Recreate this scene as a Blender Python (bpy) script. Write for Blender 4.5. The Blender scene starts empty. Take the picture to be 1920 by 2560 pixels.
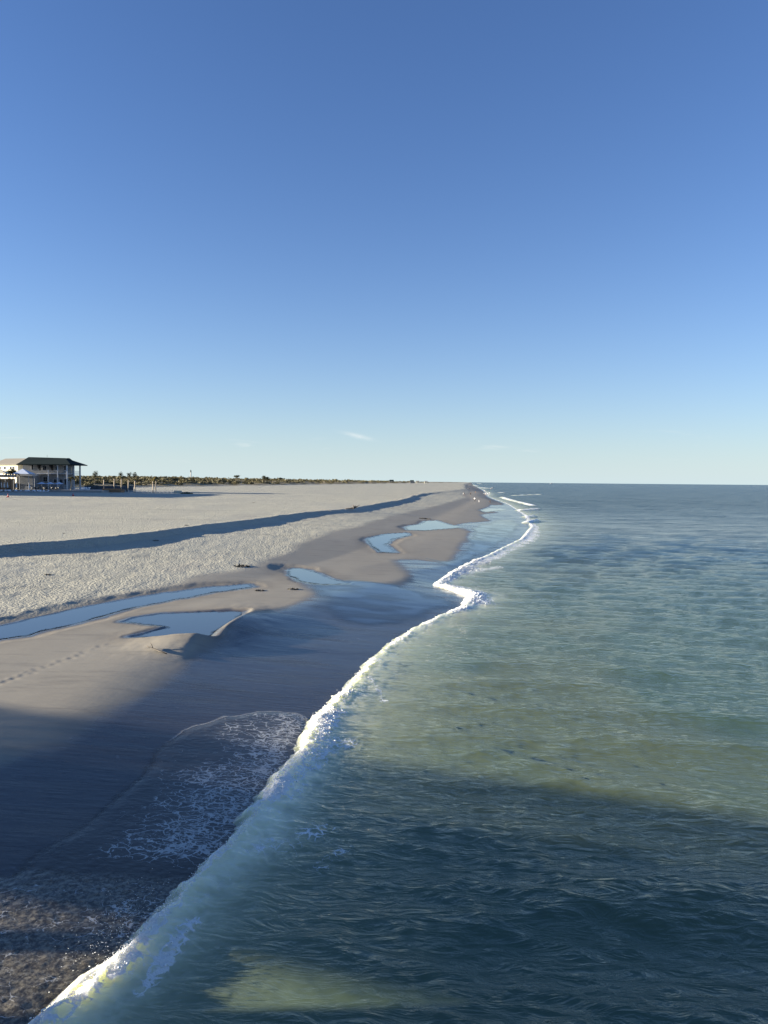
import bpy, bmesh, math, random
import numpy as np
from mathutils import Vector, Matrix

random.seed(7)
RNG = np.random.default_rng(11)
SC = bpy.context.scene
COL = SC.collection
R = math.radians

# ------------------------------------------------------------------ camera
F = 1849.0                    # focal length in photo pixels (2560 high)
CAM_H = 8.0
P, A = R(2.37), R(0.516)
_f = Vector((0, math.cos(P), -math.sin(P)))
_r0, _u0 = Vector((1, 0, 0)), Vector((0, math.sin(P), math.cos(P)))
_r = _r0 * math.cos(A) - _u0 * math.sin(A)
_u = _u0 * math.cos(A) + _r0 * math.sin(A)
# the picture's horizon drops to the right: lean the camera's top to the left
_r = (_r0 * math.cos(A) + _u0 * math.sin(A)); _u = (_u0 * math.cos(A) - _r0 * math.sin(A))
cam = bpy.data.cameras.new("camera"); cam_o = bpy.data.objects.new("camera", cam); COL.objects.link(cam_o)
cam.sensor_fit = 'VERTICAL'; cam.sensor_height = 36.0; cam.lens = 36.0 * F / 2560.0
cam.clip_start = 0.05; cam.clip_end = 60000
m = Matrix.Identity(4)
for i in range(3):
    m[i][0], m[i][1], m[i][2] = _r[i], _u[i], -_f[i]
m[2][3] = CAM_H
cam_o.matrix_world = m
SC.camera = cam_o

def pix(px, py, z=0.0):
    """ground point at height z that the photo shows at (px, py)"""
    d = _f * F + _r * (px - 960) - _u * (py - 1280)
    t = (z - CAM_H) / d.z
    return d.x * t, d.y * t

def pixY(px, py, Y):
    """point at distance Y that the photo shows at (px, py): (x, z)"""
    d = _f * F + _r * (px - 960) - _u * (py - 1280)
    t = Y / d.y
    return d.x * t, CAM_H + d.z * t

# ------------------------------------------------------------------ helpers
def link(o, parent=None):
    COL.objects.link(o)
    if parent is not None: o.parent = parent
    return o

def tag(o, label=None, cat=None, group=None, kind=None):
    if label: o['label'] = label
    if cat: o['category'] = cat
    if group: o['group'] = group
    if kind: o['kind'] = kind
    return o

def empty(name, loc, rz=0.0, label=None, cat=None, group=None):
    o = bpy.data.objects.new(name, None); link(o)
    o.location = loc; o.rotation_euler = (0, 0, rz); o.empty_display_size = 0.3
    return tag(o, label, cat, group)

def copy_tree(o, parent=None):
    c = o.copy(); COL.objects.link(c)
    if parent is not None: c.parent = parent
    for ch in list(o.children): copy_tree(ch, c)
    return c

class MB:
    """collects simple shapes into one mesh"""
    def __init__(s): s.v, s.f = [], []
    def add(s, vs, fs):
        n = len(s.v); s.v += [tuple(v) for v in vs]; s.f += [tuple(i + n for i in f) for f in fs]; return s
    def box(s, x0, x1, y0, y1, z0, z1):
        return s.add([(x0,y0,z0),(x1,y0,z0),(x1,y1,z0),(x0,y1,z0),(x0,y0,z1),(x1,y0,z1),(x1,y1,z1),(x0,y1,z1)],
                     [(0,3,2,1),(4,5,6,7),(0,1,5,4),(1,2,6,5),(2,3,7,6),(3,0,4,7)])
    def tube(s, pts, rads, n=8, cap=True):
        pts = [Vector(p) for p in pts]; vs, fs = [], []
        for i, p in enumerate(pts):
            t = (pts[min(i+1, len(pts)-1)] - pts[max(i-1, 0)]).normalized()
            a = t.orthogonal().normalized() if abs(t.z) > .98 else t.cross(Vector((0,0,1))).normalized()
            b = t.cross(a).normalized(); r = rads[i] if hasattr(rads, '__len__') else rads
            for k in range(n):
                q = 2*math.pi*k/n; vs.append(p + a*(r*math.cos(q)) + b*(r*math.sin(q)))
        for i in range(len(pts)-1):
            for k in range(n):
                fs.append((i*n+k, i*n+(k+1) % n, (i+1)*n+(k+1) % n, (i+1)*n+k))
        if cap: fs.append(tuple(range(n))[::-1]); fs.append(tuple((len(pts)-1)*n+k for k in range(n)))
        return s.add(vs, fs)
    def cone(s, c, r, h, n=8, drop=0.0):
        vs = [(c[0]+r*math.cos(2*math.pi*k/n), c[1]+r*math.sin(2*math.pi*k/n), c[2]) for k in range(n)] + [(c[0], c[1], c[2]+h)]
        return s.add(vs, [(k, (k+1) % n, n) for k in range(n)] + [tuple(range(n))[::-1]])
    def build(s, name, mat, parent=None, smooth=False, bevel=0):
        me = bpy.data.meshes.new(name); me.from_pydata(s.v, [], s.f); me.update()
        bm = bmesh.new(); bm.from_mesh(me); bmesh.ops.recalc_face_normals(bm, faces=bm.faces)
        if bevel: bmesh.ops.bevel(bm, geom=[e for e in bm.edges], offset=bevel, segments=1, affect='EDGES')
        bm.to_mesh(me); bm.free()
        if smooth: me.polygons.foreach_set('use_smooth', [True]*len(me.polygons))
        me.materials.append(mat)
        return link(bpy.data.objects.new(name, me), parent)

def big_mesh(name, V, Fc, mat, attrs=None, smooth=True):
    """V (n,3), Fc (m,k) numpy; attrs {name: (n,4)}"""
    me = bpy.data.meshes.new(name)
    n, mf, k = len(V), len(Fc), Fc.shape[1]
    me.vertices.add(n); me.vertices.foreach_set('co', np.ascontiguousarray(V, dtype=np.float32).ravel())
    me.loops.add(mf*k); me.loops.foreach_set('vertex_index', np.ascontiguousarray(Fc, dtype=np.int32).ravel())
    me.polygons.add(mf); me.polygons.foreach_set('loop_start', np.arange(0, mf*k, k, dtype=np.int32))
    me.update(calc_edges=True); me.validate()
    me.polygons.foreach_set('use_smooth', np.full(len(me.polygons), smooth))
    for an, av in (attrs or {}).items():
        a = me.attributes.new(an, 'FLOAT_COLOR', 'POINT')
        a.data.foreach_set('color', np.ascontiguousarray(av, dtype=np.float32).ravel())
    me.materials.append(mat)
    return link(bpy.data.objects.new(name, me))

def grid_faces(nr, nc, keep=None):
    i = np.arange(nr*nc).reshape(nr, nc)
    f = np.stack([i[:-1,:-1], i[:-1,1:], i[1:,1:], i[1:,:-1]], -1).reshape(-1, 4)
    if keep is not None:
        kv = keep.ravel(); f = f[kv[f].any(1)]
    return f

def compact(V, Fc, attrs):
    used = np.unique(Fc); mp = np.full(len(V), -1); mp[used] = np.arange(len(used))
    return V[used], mp[Fc], {k: a[used] for k, a in attrs.items()}

# ---- noise
def _hash(ix, iy, seed):
    h = (ix.astype(np.int64)*374761393 + iy.astype(np.int64)*668265263 + seed*1274126177) & 0xFFFFFFFF
    h = ((h ^ (h >> 13))*1274126177) & 0xFFFFFFFF
    return ((h ^ (h >> 16)) & 0xFFFFFF)/float(0xFFFFFF)
def noise(x, y, seed=0):
    x = np.asarray(x, float); y = np.asarray(y, float)
    ix, iy = np.floor(x), np.floor(y); fx, fy = x-ix, y-iy
    fx = fx*fx*fx*(fx*(fx*6-15)+10); fy = fy*fy*fy*(fy*(fy*6-15)+10)
    a, b = _hash(ix, iy, seed), _hash(ix+1, iy, seed); c, d = _hash(ix, iy+1, seed), _hash(ix+1, iy+1, seed)
    return ((a*(1-fx)+b*fx)*(1-fy) + (c*(1-fx)+d*fx)*fy)*2-1
def fbm(x, y, oct=4, seed=0, gain=.5):
    s, a, t = 0, 1, 0
    for o in range(oct):
        s = s + a*noise(x, y, seed+o*17); t += a; a *= gain; x = x*2.03+13.1; y = y*2.03+7.7
    return s/t
def sstep(a, b, x):
    t = np.clip((x-a)/(b-a), 0, 1); return t*t*(3-2*t)

def poly_sd(X, Y, poly):
    """signed distance to a polygon (negative inside), evaluated only near it"""
    poly = np.array(poly, float); out = np.full(X.shape, 99.0)
    mx, my = poly[:,0], poly[:,1]; pad = 6
    sel = (X > mx.min()-pad) & (X < mx.max()+pad) & (Y > my.min()-pad) & (Y < my.max()+pad)
    x, y = X[sel], Y[sel]
    if len(x) == 0: return out
    d2 = np.full(x.shape, 1e9); ins = np.zeros(x.shape, bool); n = len(poly)
    for i in range(n):
        ax, ay = poly[i]; bx, by = poly[(i+1) % n]
        ex, ey = bx-ax, by-ay; L = ex*ex+ey*ey+1e-12
        t = np.clip(((x-ax)*ex+(y-ay)*ey)/L, 0, 1)
        d2 = np.minimum(d2, (x-ax-t*ex)**2+(y-ay-t*ey)**2)
        cr = ((ay > y) != (by > y)) & (x < (bx-ax)*(y-ay)/((by-ay) if by != ay else 1e-12)+ax)
        ins ^= cr
    out[sel] = np.where(ins, -1, 1)*np.sqrt(d2)
    return out

# ------------------------------------------------------------------ node materials
class NT:
    def __init__(s, name, kind='mat'):
        s.m = bpy.data.materials.new(name); s.m.use_nodes = True; s.t = s.m.node_tree
        for n in list(s.t.nodes): s.t.nodes.remove(n)
        s.out = s.t.nodes.new('ShaderNodeOutputMaterial')
    def n(s, typ, **kw):
        nd = s.t.nodes.new('ShaderNode'+typ)
        for k, v in kw.items():
            if hasattr(nd, k): setattr(nd, k, v)
        return nd
    def set(s, nd, **kw):
        for k, v in kw.items():
            key = k.replace('_', ' ')
            sock = nd.inputs[key] if key in nd.inputs else nd.inputs[k]
            if hasattr(v, 'links') or isinstance(v, bpy.types.NodeSocket): s.t.links.new(v, sock)
            else: sock.default_value = v
        return nd
    def l(s, a, b): s.t.links.new(a, b)
    def math(s, op, a, b=0.0, c=None, clamp=False):
        nd = s.n('Math', operation=op, use_clamp=clamp)
        for i, v in enumerate((a, b, c)):
            if v is None: continue
            if isinstance(v, bpy.types.NodeSocket): s.l(v, nd.inputs[i])
            else: nd.inputs[i].default_value = v
        return nd.outputs[0]
    def mix(s, fac, a, b):
        nd = s.n('Mix', data_type='RGBA', clamp_factor=True)
        for i, v in ((0, fac), (6, a), (7, b)):
            if isinstance(v, bpy.types.NodeSocket): s.l(v, nd.inputs[i])
            else: nd.inputs[i].default_value = (v if i == 0 else ((*v, 1) if len(v) == 3 else v))
        return nd.outputs[2]
    def mixf(s, fac, a, b):
        nd = s.n('Mix', data_type='FLOAT', clamp_factor=True)
        for i, v in ((0, fac), (2, a), (3, b)):
            if isinstance(v, bpy.types.NodeSocket): s.l(v, nd.inputs[i])
            else: nd.inputs[i].default_value = v
        return nd.outputs[0]
    def step(s, a, b, x):
        nd = s.n('MapRange', interpolation_type='SMOOTHSTEP', clamp=True)
        for i, v in ((0, x), (1, a), (2, b)):
            if isinstance(v, bpy.types.NodeSocket): s.l(v, nd.inputs[i])
            else: nd.inputs[i].default_value = v
        return nd.outputs[0]
    def pos(s, scale=(1,1,1), rot=0.0):
        g = s.n('NewGeometry'); mp = s.n('Mapping'); s.l(g.outputs['Position'], mp.inputs[0])
        mp.inputs['Scale'].default_value = scale; mp.inputs['Rotation'].default_value = (0,0,rot)
        return mp.outputs[0]
    def noise(s, vec, scale, detail=4, rough=.55, dist=0.0, typ='FBM'):
        nd = s.n('TexNoise', noise_type=typ)
        if vec is not None: s.l(vec, nd.inputs['Vector'])
        nd.inputs['Scale'].default_value = scale; nd.inputs['Detail'].default_value = detail
        nd.inputs['Roughness'].default_value = rough; nd.inputs['Distortion'].default_value = dist
        return nd.outputs['Fac']
    def bump(s, h, strength=1.0, dist=0.05, normal=None):
        nd = s.n('Bump')
        s.l(h, nd.inputs['Height'])
        for k, v in (('Strength', strength), ('Distance', dist)):
            if isinstance(v, bpy.types.NodeSocket): s.l(v, nd.inputs[k])
            else: nd.inputs[k].default_value = v
        if normal is not None: s.l(normal, nd.inputs['Normal'])
        return nd.outputs[0]
    def attr(s, name):
        a = s.n('Attribute', attribute_name=name); sp = s.n('SeparateColor'); s.l(a.outputs['Color'], sp.inputs[0])
        return sp.outputs[0], sp.outputs[1], sp.outputs[2], a.outputs['Alpha']
    def bsdf(s, **kw):
        b = s.n('BsdfPrincipled'); s.set(b, **kw); return b
    def done(s, sh): s.l(sh.outputs[0] if hasattr(sh, 'outputs') else sh, s.out.inputs[0]); return s.m

def plain(name, col, rough=.7, var=.15, scale=3.0, metal=0.0, bump=0.0, spec=.4):
    t = NT(name); g = t.n('TexCoord').outputs['Object']
    nz = t.noise(g, scale, 5, .6)
    c = t.mix(nz, tuple(x*(1-var) for x in col), tuple(min(1, x*(1+var)) for x in col))
    b = t.bsdf(Base_Color=c, Roughness=rough, Metallic=metal)
    b.inputs['Specular IOR Level'].default_value = spec
    if bump: t.l(t.bump(t.noise(g, scale*6, 4), bump, .02), b.inputs['Normal'])
    return t.done(b)
# ------------------------------------------------------------------ light and sky
SUN_EL, SUN_DY = R(8.5), 0.05          # light travels along (+1, +0.05)
_sv = Vector((-math.cos(SUN_EL), -SUN_DY, math.sin(SUN_EL))).normalized()
sun = bpy.data.lights.new("sun", 'SUN'); sun.energy = 5.0; sun.angle = R(0.5); sun.color = (1.0, .90, .73)
sun_o = link(bpy.data.objects.new("sun", sun)); sun_o.location = (-60, -10, 60)
sun_o.rotation_euler = _sv.to_track_quat('Z', 'Y').to_euler()
w = bpy.data.worlds.new("World"); SC.world = w; w.use_nodes = True
wt = w.node_tree
for n in list(wt.nodes): wt.nodes.remove(n)
wo = wt.nodes.new('ShaderNodeOutputWorld'); bg = wt.nodes.new('ShaderNodeBackground')
sky = wt.nodes.new('ShaderNodeTexSky'); sky.sky_type = 'NISHITA'; sky.sun_disc = False
sky.sun_elevation = SUN_EL; sky.sun_rotation = math.atan2(_sv.x, _sv.y)
sky.air_density = 1.0; sky.dust_density = 0.0; sky.ozone_density = 4.0; sky.altitude = 0
bg.inputs[1].default_value = 0.052
def wn(typ, **kw):
    nd = wt.nodes.new('ShaderNode'+typ)
    for k, v in kw.items(): setattr(nd, k, v)
    return nd
def wmath(op, a, b=0.0, c=0.0):
    nd = wn('Math', operation=op)
    for i, v in enumerate((a, b, c)):
        if isinstance(v, bpy.types.NodeSocket): wt.links.new(v, nd.inputs[i])
        else: nd.inputs[i].default_value = v
    return nd.outputs[0]
def wmix(fac, a, b, mode='MIX'):
    nd = wn('Mix', data_type='RGBA', blend_type=mode)
    for i, v in ((0, fac), (6, a), (7, b)):
        if isinstance(v, bpy.types.NodeSocket): wt.links.new(v, nd.inputs[i])
        else: nd.inputs[i].default_value = v if i == 0 else (*v, 1)
    return nd.outputs[2]
tc = wn('TexCoord'); sx = wn('SeparateXYZ'); wt.links.new(tc.outputs['Generated'], sx.inputs[0])
zc = wmath('MAXIMUM', sx.outputs[2], 0.0)
c0 = wmix(1.0, sky.outputs[0], (1.22, 1.09, 1.27), 'MULTIPLY')
hz = wmath('MULTIPLY', wmath('EXPONENT', wmath('MULTIPLY', zc, -9.5)), 0.85)      # pale sea haze along the horizon
c1 = wmix(hz, c0, (3.25, 4.2, 4.55))
# thin wisps of cirrus low over the horizon
at = wmath('ARCTAN2', sx.outputs[0], sx.outputs[1])
cv = wn('CombineXYZ'); wt.links.new(wmath('MULTIPLY', at, 9.0), cv.inputs[0]); wt.links.new(wmath('MULTIPLY', sx.outputs[2], 70.0), cv.inputs[1])
nz = wn('TexNoise'); wt.links.new(cv.outputs[0], nz.inputs['Vector']); nz.inputs['Scale'].default_value = 1.0
nz.inputs['Detail'].default_value = 6; nz.inputs['Roughness'].default_value = .55; nz.inputs['Distortion'].default_value = .6
ci = wn('MapRange', interpolation_type='SMOOTHSTEP'); wt.links.new(nz.outputs[0], ci.inputs[0])
ci.inputs[1].default_value = .60; ci.inputs[2].default_value = .80
band = wmath('MULTIPLY', wmath('EXPONENT', wmath('MULTIPLY', wmath('POWER', wmath('DIVIDE', wmath('SUBTRACT', zc, .048), .022), 2.0), -1.0)), .40)
c2 = wmix(wmath('MULTIPLY', ci.outputs[0], band), c1, (5.0, 5.1, 4.9))
wx = wmath('DIVIDE', wmath('ADD', at, .036), .016); wy = wmath('DIVIDE', wmath('ADD', wmath('SUBTRACT', zc, .0605), wmath('MULTIPLY', wmath('ADD', at, .036), .22)), .0026)
we = wmath('EXPONENT', wmath('MULTIPLY', wmath('ADD', wmath('POWER', wx, 2.0), wmath('POWER', wy, 2.0)), -1.0))
n2 = wn('TexNoise'); c3 = wn('CombineXYZ'); wt.links.new(wmath('MULTIPLY', at, 120.0), c3.inputs[0]); wt.links.new(wmath('MULTIPLY', sx.outputs[2], 420.0), c3.inputs[1])
wt.links.new(c3.outputs[0], n2.inputs['Vector']); n2.inputs['Detail'].default_value = 5; n2.inputs['Scale'].default_value = 1.0
wf = wmath('MULTIPLY', we, wmath('MULTIPLY', n2.outputs[0], 1.0))
c2 = wmix(wf, c2, (4.6, 4.9, 4.9))
wt.links.new(c2, bg.inputs[0]); wt.links.new(bg.outputs[0], wo.inputs[0])
SC.view_settings.view_transform = 'Standard'; SC.view_settings.look = 'None'
SC.view_settings.gamma = 1; SC.view_settings.exposure = 1.9
SC.cycles.use_denoising = True
SC.cycles.max_bounces = 6; SC.cycles.transparent_max_bounces = 12
# ------------------------------------------------------------------ the shore's lines, read off the photograph onto the ground
def curve(pts, z, tail=(), head=()):
    q = list(head) + [pix(x, y, z)[::-1] for x, y in pts] + list(tail)      # (Y, X)
    q.sort(); a = np.array(q); return a[:,0], a[:,1]
def ev(c, Y): return np.interp(Y, c[0], c[1])
def smooth_curve(c, n=9, step=None):
    y = np.concatenate([np.arange(c[0][0], 160, .5), np.geomspace(160, c[0][-1], 200)])
    x = ev(c, y); k = np.hanning(n+2)[1:-1]; k /= k.sum()
    xp = np.pad(x, n//2, mode='edge'); return y, np.convolve(xp, k, 'valid')

FAR = [(420, 58.), (510, 72.), (1000, 128.), (2100, 252.), (5000, 590.), (40000, 4700.)]
WAVE = curve([(135,2553),(211,2484),(290,2412),(392,2313),(509,2188),(613,2083),(694,1956),(745,1905),(768,1852),(810,1782),(891,1701),
              (930,1655),(961,1620),(1010,1585),(1053,1557),(1110,1532),(1165,1512),(1186,1481),(1130,1465),(1092,1456),(1125,1434),(1170,1408),
              (1227,1383),(1308,1343),(1331,1314),(1312,1285),(1268,1258)], .30, tail=FAR, head=[(-200,-52),(0,-8.6)])
WATER = smooth_curve(WAVE, 17)           # still waterline, a smoothed copy of the wave's line
CREST = smooth_curve(curve([(175,1775),(330,1660),(440,1605),(520,1575),(600,1540),(700,1520),(790,1500),(905,1465),(1000,1440),(1040,1412),(1110,1400),(1160,1385),
                     (1185,1350),(1190,1325)], .8, tail=[(200, 26.),(300,43.),(420,52.),(510,66.),(1000,120.),(2100,245.),(40000,4690.)], head=[(-200,-66),(0,-27),(16,-14.5)]), 5)
RUN = smooth_curve(curve([(0,1572),(350,1496),(620,1462),(705,1430),(900,1372),(980,1343),(1050,1312)], .68,
                     tail=[(300,36.),(420,46.),(510,60.),(1000,112.),(2100,238.),(40000,4680.)], head=[(-200,-80),(0,-38),(20,-28)]), 5)
DRYL = smooth_curve(curve([(0,1545),(350,1474),(470,1448),(620,1418),(800,1345),(1000,1290),(1110,1262),(1180,1240)], 1.0,
                     tail=[(510,60.),(1000,110.),(2100,235.),(40000,4670.)], head=[(-200,-90),(0,-46),(20,-35)]), 5)
SCARP = curve([(-200,1372),(0,1363),(150,1354),(270,1343),(382,1331),(520,1313),(648,1296),(770,1282),(880,1271),(960,1257),(1018,1248),(1032,1242),(1044,1237),(1065,1233),(1140,1224)], 2.2,
              tail=[(700, 78.),(1000, 108.),(2100,225.),(40000,4650.)], head=[(-200,-110),(0,-55)])
DUNE = curve([], 0, tail=[(-200,-330),(0,-300),(250,-235),(330,-200),(380,-172),(560,-156),(840,-122),(1420,-50),(3300,155),(8000,760),(40000,4500)])

SUNK_POOLS = {  # outlines in displayed pixels of the photo (1659 wide)
 'long': [(-140,1378),(0,1352),(60,1338),(150,1318),(250,1298),(350,1282),(450,1268),(545,1261),(550,1267),(460,1280),(380,1295),(300,1310),(220,1332),(140,1352),(60,1372),(0,1380),(-140,1412)],
 'ragged': [(262,1345),(290,1335),(340,1328),(400,1324),(500,1320),(530,1321),(528,1330),(505,1343),(482,1355),(466,1366),(455,1380),(400,1382),(340,1380),(280,1378),(325,1366),(365,1356),(325,1352)],
 'round': [(620,1230),(632,1225),(660,1226),(690,1235),(715,1246),(760,1258),(700,1262),(650,1256),(622,1242)],
 'hooked': [(789,1167),(830,1157),(882,1152),(885,1157),(850,1166),(836,1176),(858,1190),(820,1190),(800,1179)],
 'lobed': [(872,1141),(888,1136),(905,1134),(915,1127),(945,1125),(975,1134),(1008,1138),(970,1142),(920,1147),(880,1147)],
 'near': [(1035,1101),(1052,1096),(1085,1095),(1100,1098),(1070,1101),(1048,1105)],
}
K = 1920/1659.0
POOL_G = {k: [pix(x*K, y*K, .68) for x, y in v] for k, v in SUNK_POOLS.items()}
WETPOLY = [pix(x*K, y*K, .55) for x, y in [(120,1600),(330,1490),(420,1420),(520,1350),(600,1326),(672,1300),(680,1283),(655,1268),(640,1252),(700,1252),(760,1262),(850,1266),(885,1250),(862,1222),(850,1206),
           (900,1203),(960,1208),(990,1190),(1003,1170),(1012,1150),(1004,1143),(960,1140),(1010,1130),(1060,1124),(1035,1112),(1075,1105),(1040,1100),(1060,1090),(1110,1086),(1500,1086),(1500,1400),(900,2300),(-400,2300),(-400,1800)]]
BUMPS = [(pix(482,1592,.9), .66, 1.1, 2.2), (pix(595,1553,.85), .62, 1.7, 3.6), (pix(700,1535,.9), .2, 2.0, 3.0)]

SD_Y, SD_D = [0,60,106,147,231,350,535], [.64,.62,.50,.32,.36,.36,.30]      # height of the scarp
def terrain_row(Y, X):
    """beach profile across the shore at distance Y (numpy X)"""
    xw, xk, xr, xd, xc = (float(ev(c, Y)) for c in (WATER, CREST, RUN, DRYL, SCARP))
    xk = min(xk, xw-1.2); xr = min(xr, xk-1.5); xd = min(xd, xr-1.0); xc0 = min(xc, xd-3)
    zk = float(np.interp(Y, [0,18,28,40,55,80,140,300], [.66,.68,.74,.70,.56,.50,.50,.50])); zr = .66 if Y < 52 else .66-.24*min(1,(Y-52)/30)
    dS = float(np.interp(Y, SD_Y, SD_D))
    far = min(1., max(0., (Y-48)/14)); zd = zr+.13
    zkf = min(.55, .10*(xw-xk)+.05); zrf = min(zkf+.03*(xk-xr), .80); zdf = min(zrf+.065*(xr-xd), 1.2)
    zk += (zkf-zk)*far; zr += (zrf-zr)*far; zd += (zdf-zd)*far
    if Y > 90:
        zc_ = 2.2-dS; zd = max(zd, zc_-.095*(xd-xc0)); zr = max(zr, zd-.095*(xr-xd)); zk = max(zk, zr-.095*(xk-xr))
    xs = [xc0-140, xc0, xd, xr, (xr+xk)/2, xk, (xk+xw)/2, xw, xw+6, xw+40]
    zs = [2.75-dS, 2.2-dS, zd, zr, (zr+zk)/2+.04, zk, zk*.48, 0.0, -.55, -2.0]
    z = np.zeros_like(X)
    dl = min(1.3, .25*(xw-xk))
    KT = np.linspace(-1.6, 1.6, 17); KW = np.exp(-2*KT**2); KW /= KW.sum()
    for d, kw in zip(KT, KW): z += np.interp(X+d*dl, xs, zs)*kw
    return z, xw, xk, xr, xd, xc

def terrain(X, Y):
    """heights and the surface kind (wet, dry, grass, -) on a grid whose rows have constant Y"""
    Z = np.zeros_like(X); B = np.zeros_like(X); XD = np.zeros_like(X); XC = np.zeros_like(X); XW = np.zeros_like(X); XK = np.zeros_like(X)
    for i in range(X.shape[0]):
        z, xw, xk, xr, xd, xc = terrain_row(Y[i,0], X[i]); Z[i] = z; XD[i] = xd; XC[i] = xc; XW[i] = xw; XK[i] = xk
    # the scarp: a step of about 0.95 m down to the lower beach
    wob = .5*fbm(Y/3.2, X*0+3.3, 4, 5) + 1.1*fbm(Y/19, X*0+9.1, 2, 8)
    sc = X-XC+wob
    fade = 1-.9*sstep(330, 540, Y); dS = np.interp(Y, SD_Y, SD_D)
    wd = .42+.004*Y
    stp = dS*(1+.16*fbm(Y/14, X*0+1.7, 2, 9))*(.15+.85*fade)*sstep(wd*1.6, -wd*.4, sc)
    Z += stp
    Z += .06*fade*np.exp(-((sc+.4)/.8)**2)*(1+fbm(X/1.1, Y/1.1, 2, 3))
    # fallen lumps at its foot
    Z += .10*np.exp(-((sc-.9)/.6)**2)*sstep(.1, .6, fbm(X/.9, Y/.9, 3, 31))*fade
    base = Z.copy()
    # relief
    dry = sstep(-.8, 1.6, XD-X+1.1*fbm(X/3.3, Y/6.1, 3, 41))
    low = sstep(0, 4, X-XC)
    rough = dry*(.35+.65*low)
    Z += rough*(.022*fbm(X/.45, Y/.6, 3, 2)+.03*fbm(X/1.7, Y/2.6, 2, 61))+.04*dry*fbm(X/9, Y/14, 3, 4)
    Z += (1-dry)*(.013*fbm(X/5.5, Y/1.9, 3, 6) + .012*np.sin((X*.32+Y*.95)*2.6+3*fbm(X/4, Y/4, 2, 12))*sstep(.2, .7, fbm(X/5, Y/7, 2, 71)+.45)*sstep(XK-1.5, XK+.5, X)*0)
    # a double line of footprints over the bar
    fx = np.linspace(0, 1, 30)
    qf = random.Random(4)
    for k, f in enumerate(fx):
        ax, ay = pix(-20+f*290, 1712-f*104, .8); sgn = (k % 2)*2-1; ax += qf.uniform(-.09, .09); ay += qf.uniform(-.05, .05)
        if qf.random() < .12: continue
        dx, dy = X-ax-.10*sgn, Y-ay-.05*sgn
        Z -= qf.uniform(.006, .013)*np.exp(-((dx/.14)**2+(dy/.08)**2)); Z += .007*np.exp(-(((dx+.2)/.10)**2+(dy/.10)**2))
    psd = np.full(X.shape, 99.)
    for k, p in POOL_G.items(): psd = np.minimum(psd, poly_sd(X, Y, p))
    psd = psd+.22*fbm(X/.9, Y/1.6, 3, 77)
    Z -= .10*sstep(.25, -.8, psd)
    Z = np.where(psd < .6, Z*sstep(-.1, .6, psd)+(base-.10*sstep(.25, -.8, psd))*(1-sstep(-.1, .6, psd)), Z)
    # dunes behind the beach
    dd = ev(DUNE, Y)-X+9*fbm(X/33, Y/47, 3, 14)
    dn = sstep(-6, 22, dd)*2.0+sstep(15, 90, dd)*2.6+sstep(0, 30, dd)*1.6*fbm(X/17, Y/26, 3, 15)
    Z += dn; base = base+dn
    grass = sstep(-4, 6, dd+5*fbm(X/6, Y/9, 3, 16))
    wsd = poly_sd(X, Y, WETPOLY); near_w = np.where(wsd > 50, 99, wsd)
    wet = sstep(.75, -.75, near_w+.7*fbm(X/2.2, Y/5.5, 3, 21))
    wet = np.maximum(wet, sstep(2.6, .6, XW-X+.6*fbm(X/2, Y/6, 2, 22)))
    wet = np.maximum(wet, sstep(.55, .0, psd))
    wet = np.maximum(wet*(1-dry), 0)
    A = np.stack([wet, dry, grass, sstep(2.5, .2, psd)*(1-dry*.4)], -1)
    return Z, base, A, psd, XW

# ------------------------------------------------------------------ sand
tv = [-3.2,-2.4,-1.8,-1.4,-1.15,-1.0,-.92,-.85,-.79,-.74,-.70,-.67,-.645]
TT = np.array(tv+list(np.linspace(-.62, .62, 800))+[-x for x in tv[::-1]])
YR = np.concatenate([np.linspace(-150, -12, 14), np.linspace(-10, 4, 20), np.linspace(4.6, 9.9, 16), 5920/np.arange(590, 60, -.8), 5920/np.arange(60, 7.9, -.6),
                     5920/np.arange(7.5, .9, -.4), 5920/np.array([.8,.6,.4,.2])])
def make_grid(TT, YR):
    Y = np.repeat(YR[:,None], len(TT), 1); X = TT[None,:]*np.sqrt(Y*Y+225); return X, Y
GX, GY = make_grid(TT, YR)
GZ, GB, GA, GP, GW = terrain(GX, GY)

POOL_Z = {}
for k, p in POOL_G.items():                       # standing water is level: cut and bank the sand round each pool to suit
    sd = poly_sd(GX, GY, p)+.22*fbm(GX/.9, GY/1.6, 3, 77)
    ins = sd < -.1
    if not ins.any(): continue
    M_ = np.stack([np.ones(ins.sum()), GX[ins], GY[ins]], 1)
    cf = np.linalg.lstsq(M_, GB[ins], rcond=None)[0]; zp = cf[0]+cf[1]*GX+cf[2]*GY-.01
    POOL_Z[k] = zp
    GZ = np.where(sd < 5.8, np.minimum(GZ, zp-.03+.04*np.maximum(sd+.2, 0)+.04*np.maximum(sd, 0)**2), GZ)
    GZ = np.where((sd > -.1) & (sd < .5), np.maximum(GZ, zp+.008-.08*np.maximum(sd, 0)-.3*sstep(.0, -.1, sd)), GZ)
for (bx, by), h, rx, ry in BUMPS:                  # sand humps on the crest, steeper to seaward
    dx, dy = GX-bx, GY-by; r = (dx/np.where(dx > 0, rx*.75, rx*1.8))**2+(dy/ry)**2
    wob_ = 1+.10*fbm(GX/.6, GY/.8, 3, 233)
    GZ += h*.50*np.exp(-r*wob_)*sstep(-.2, .5, np.minimum(poly_sd(GX, GY, POOL_G['ragged']), 3))

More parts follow.
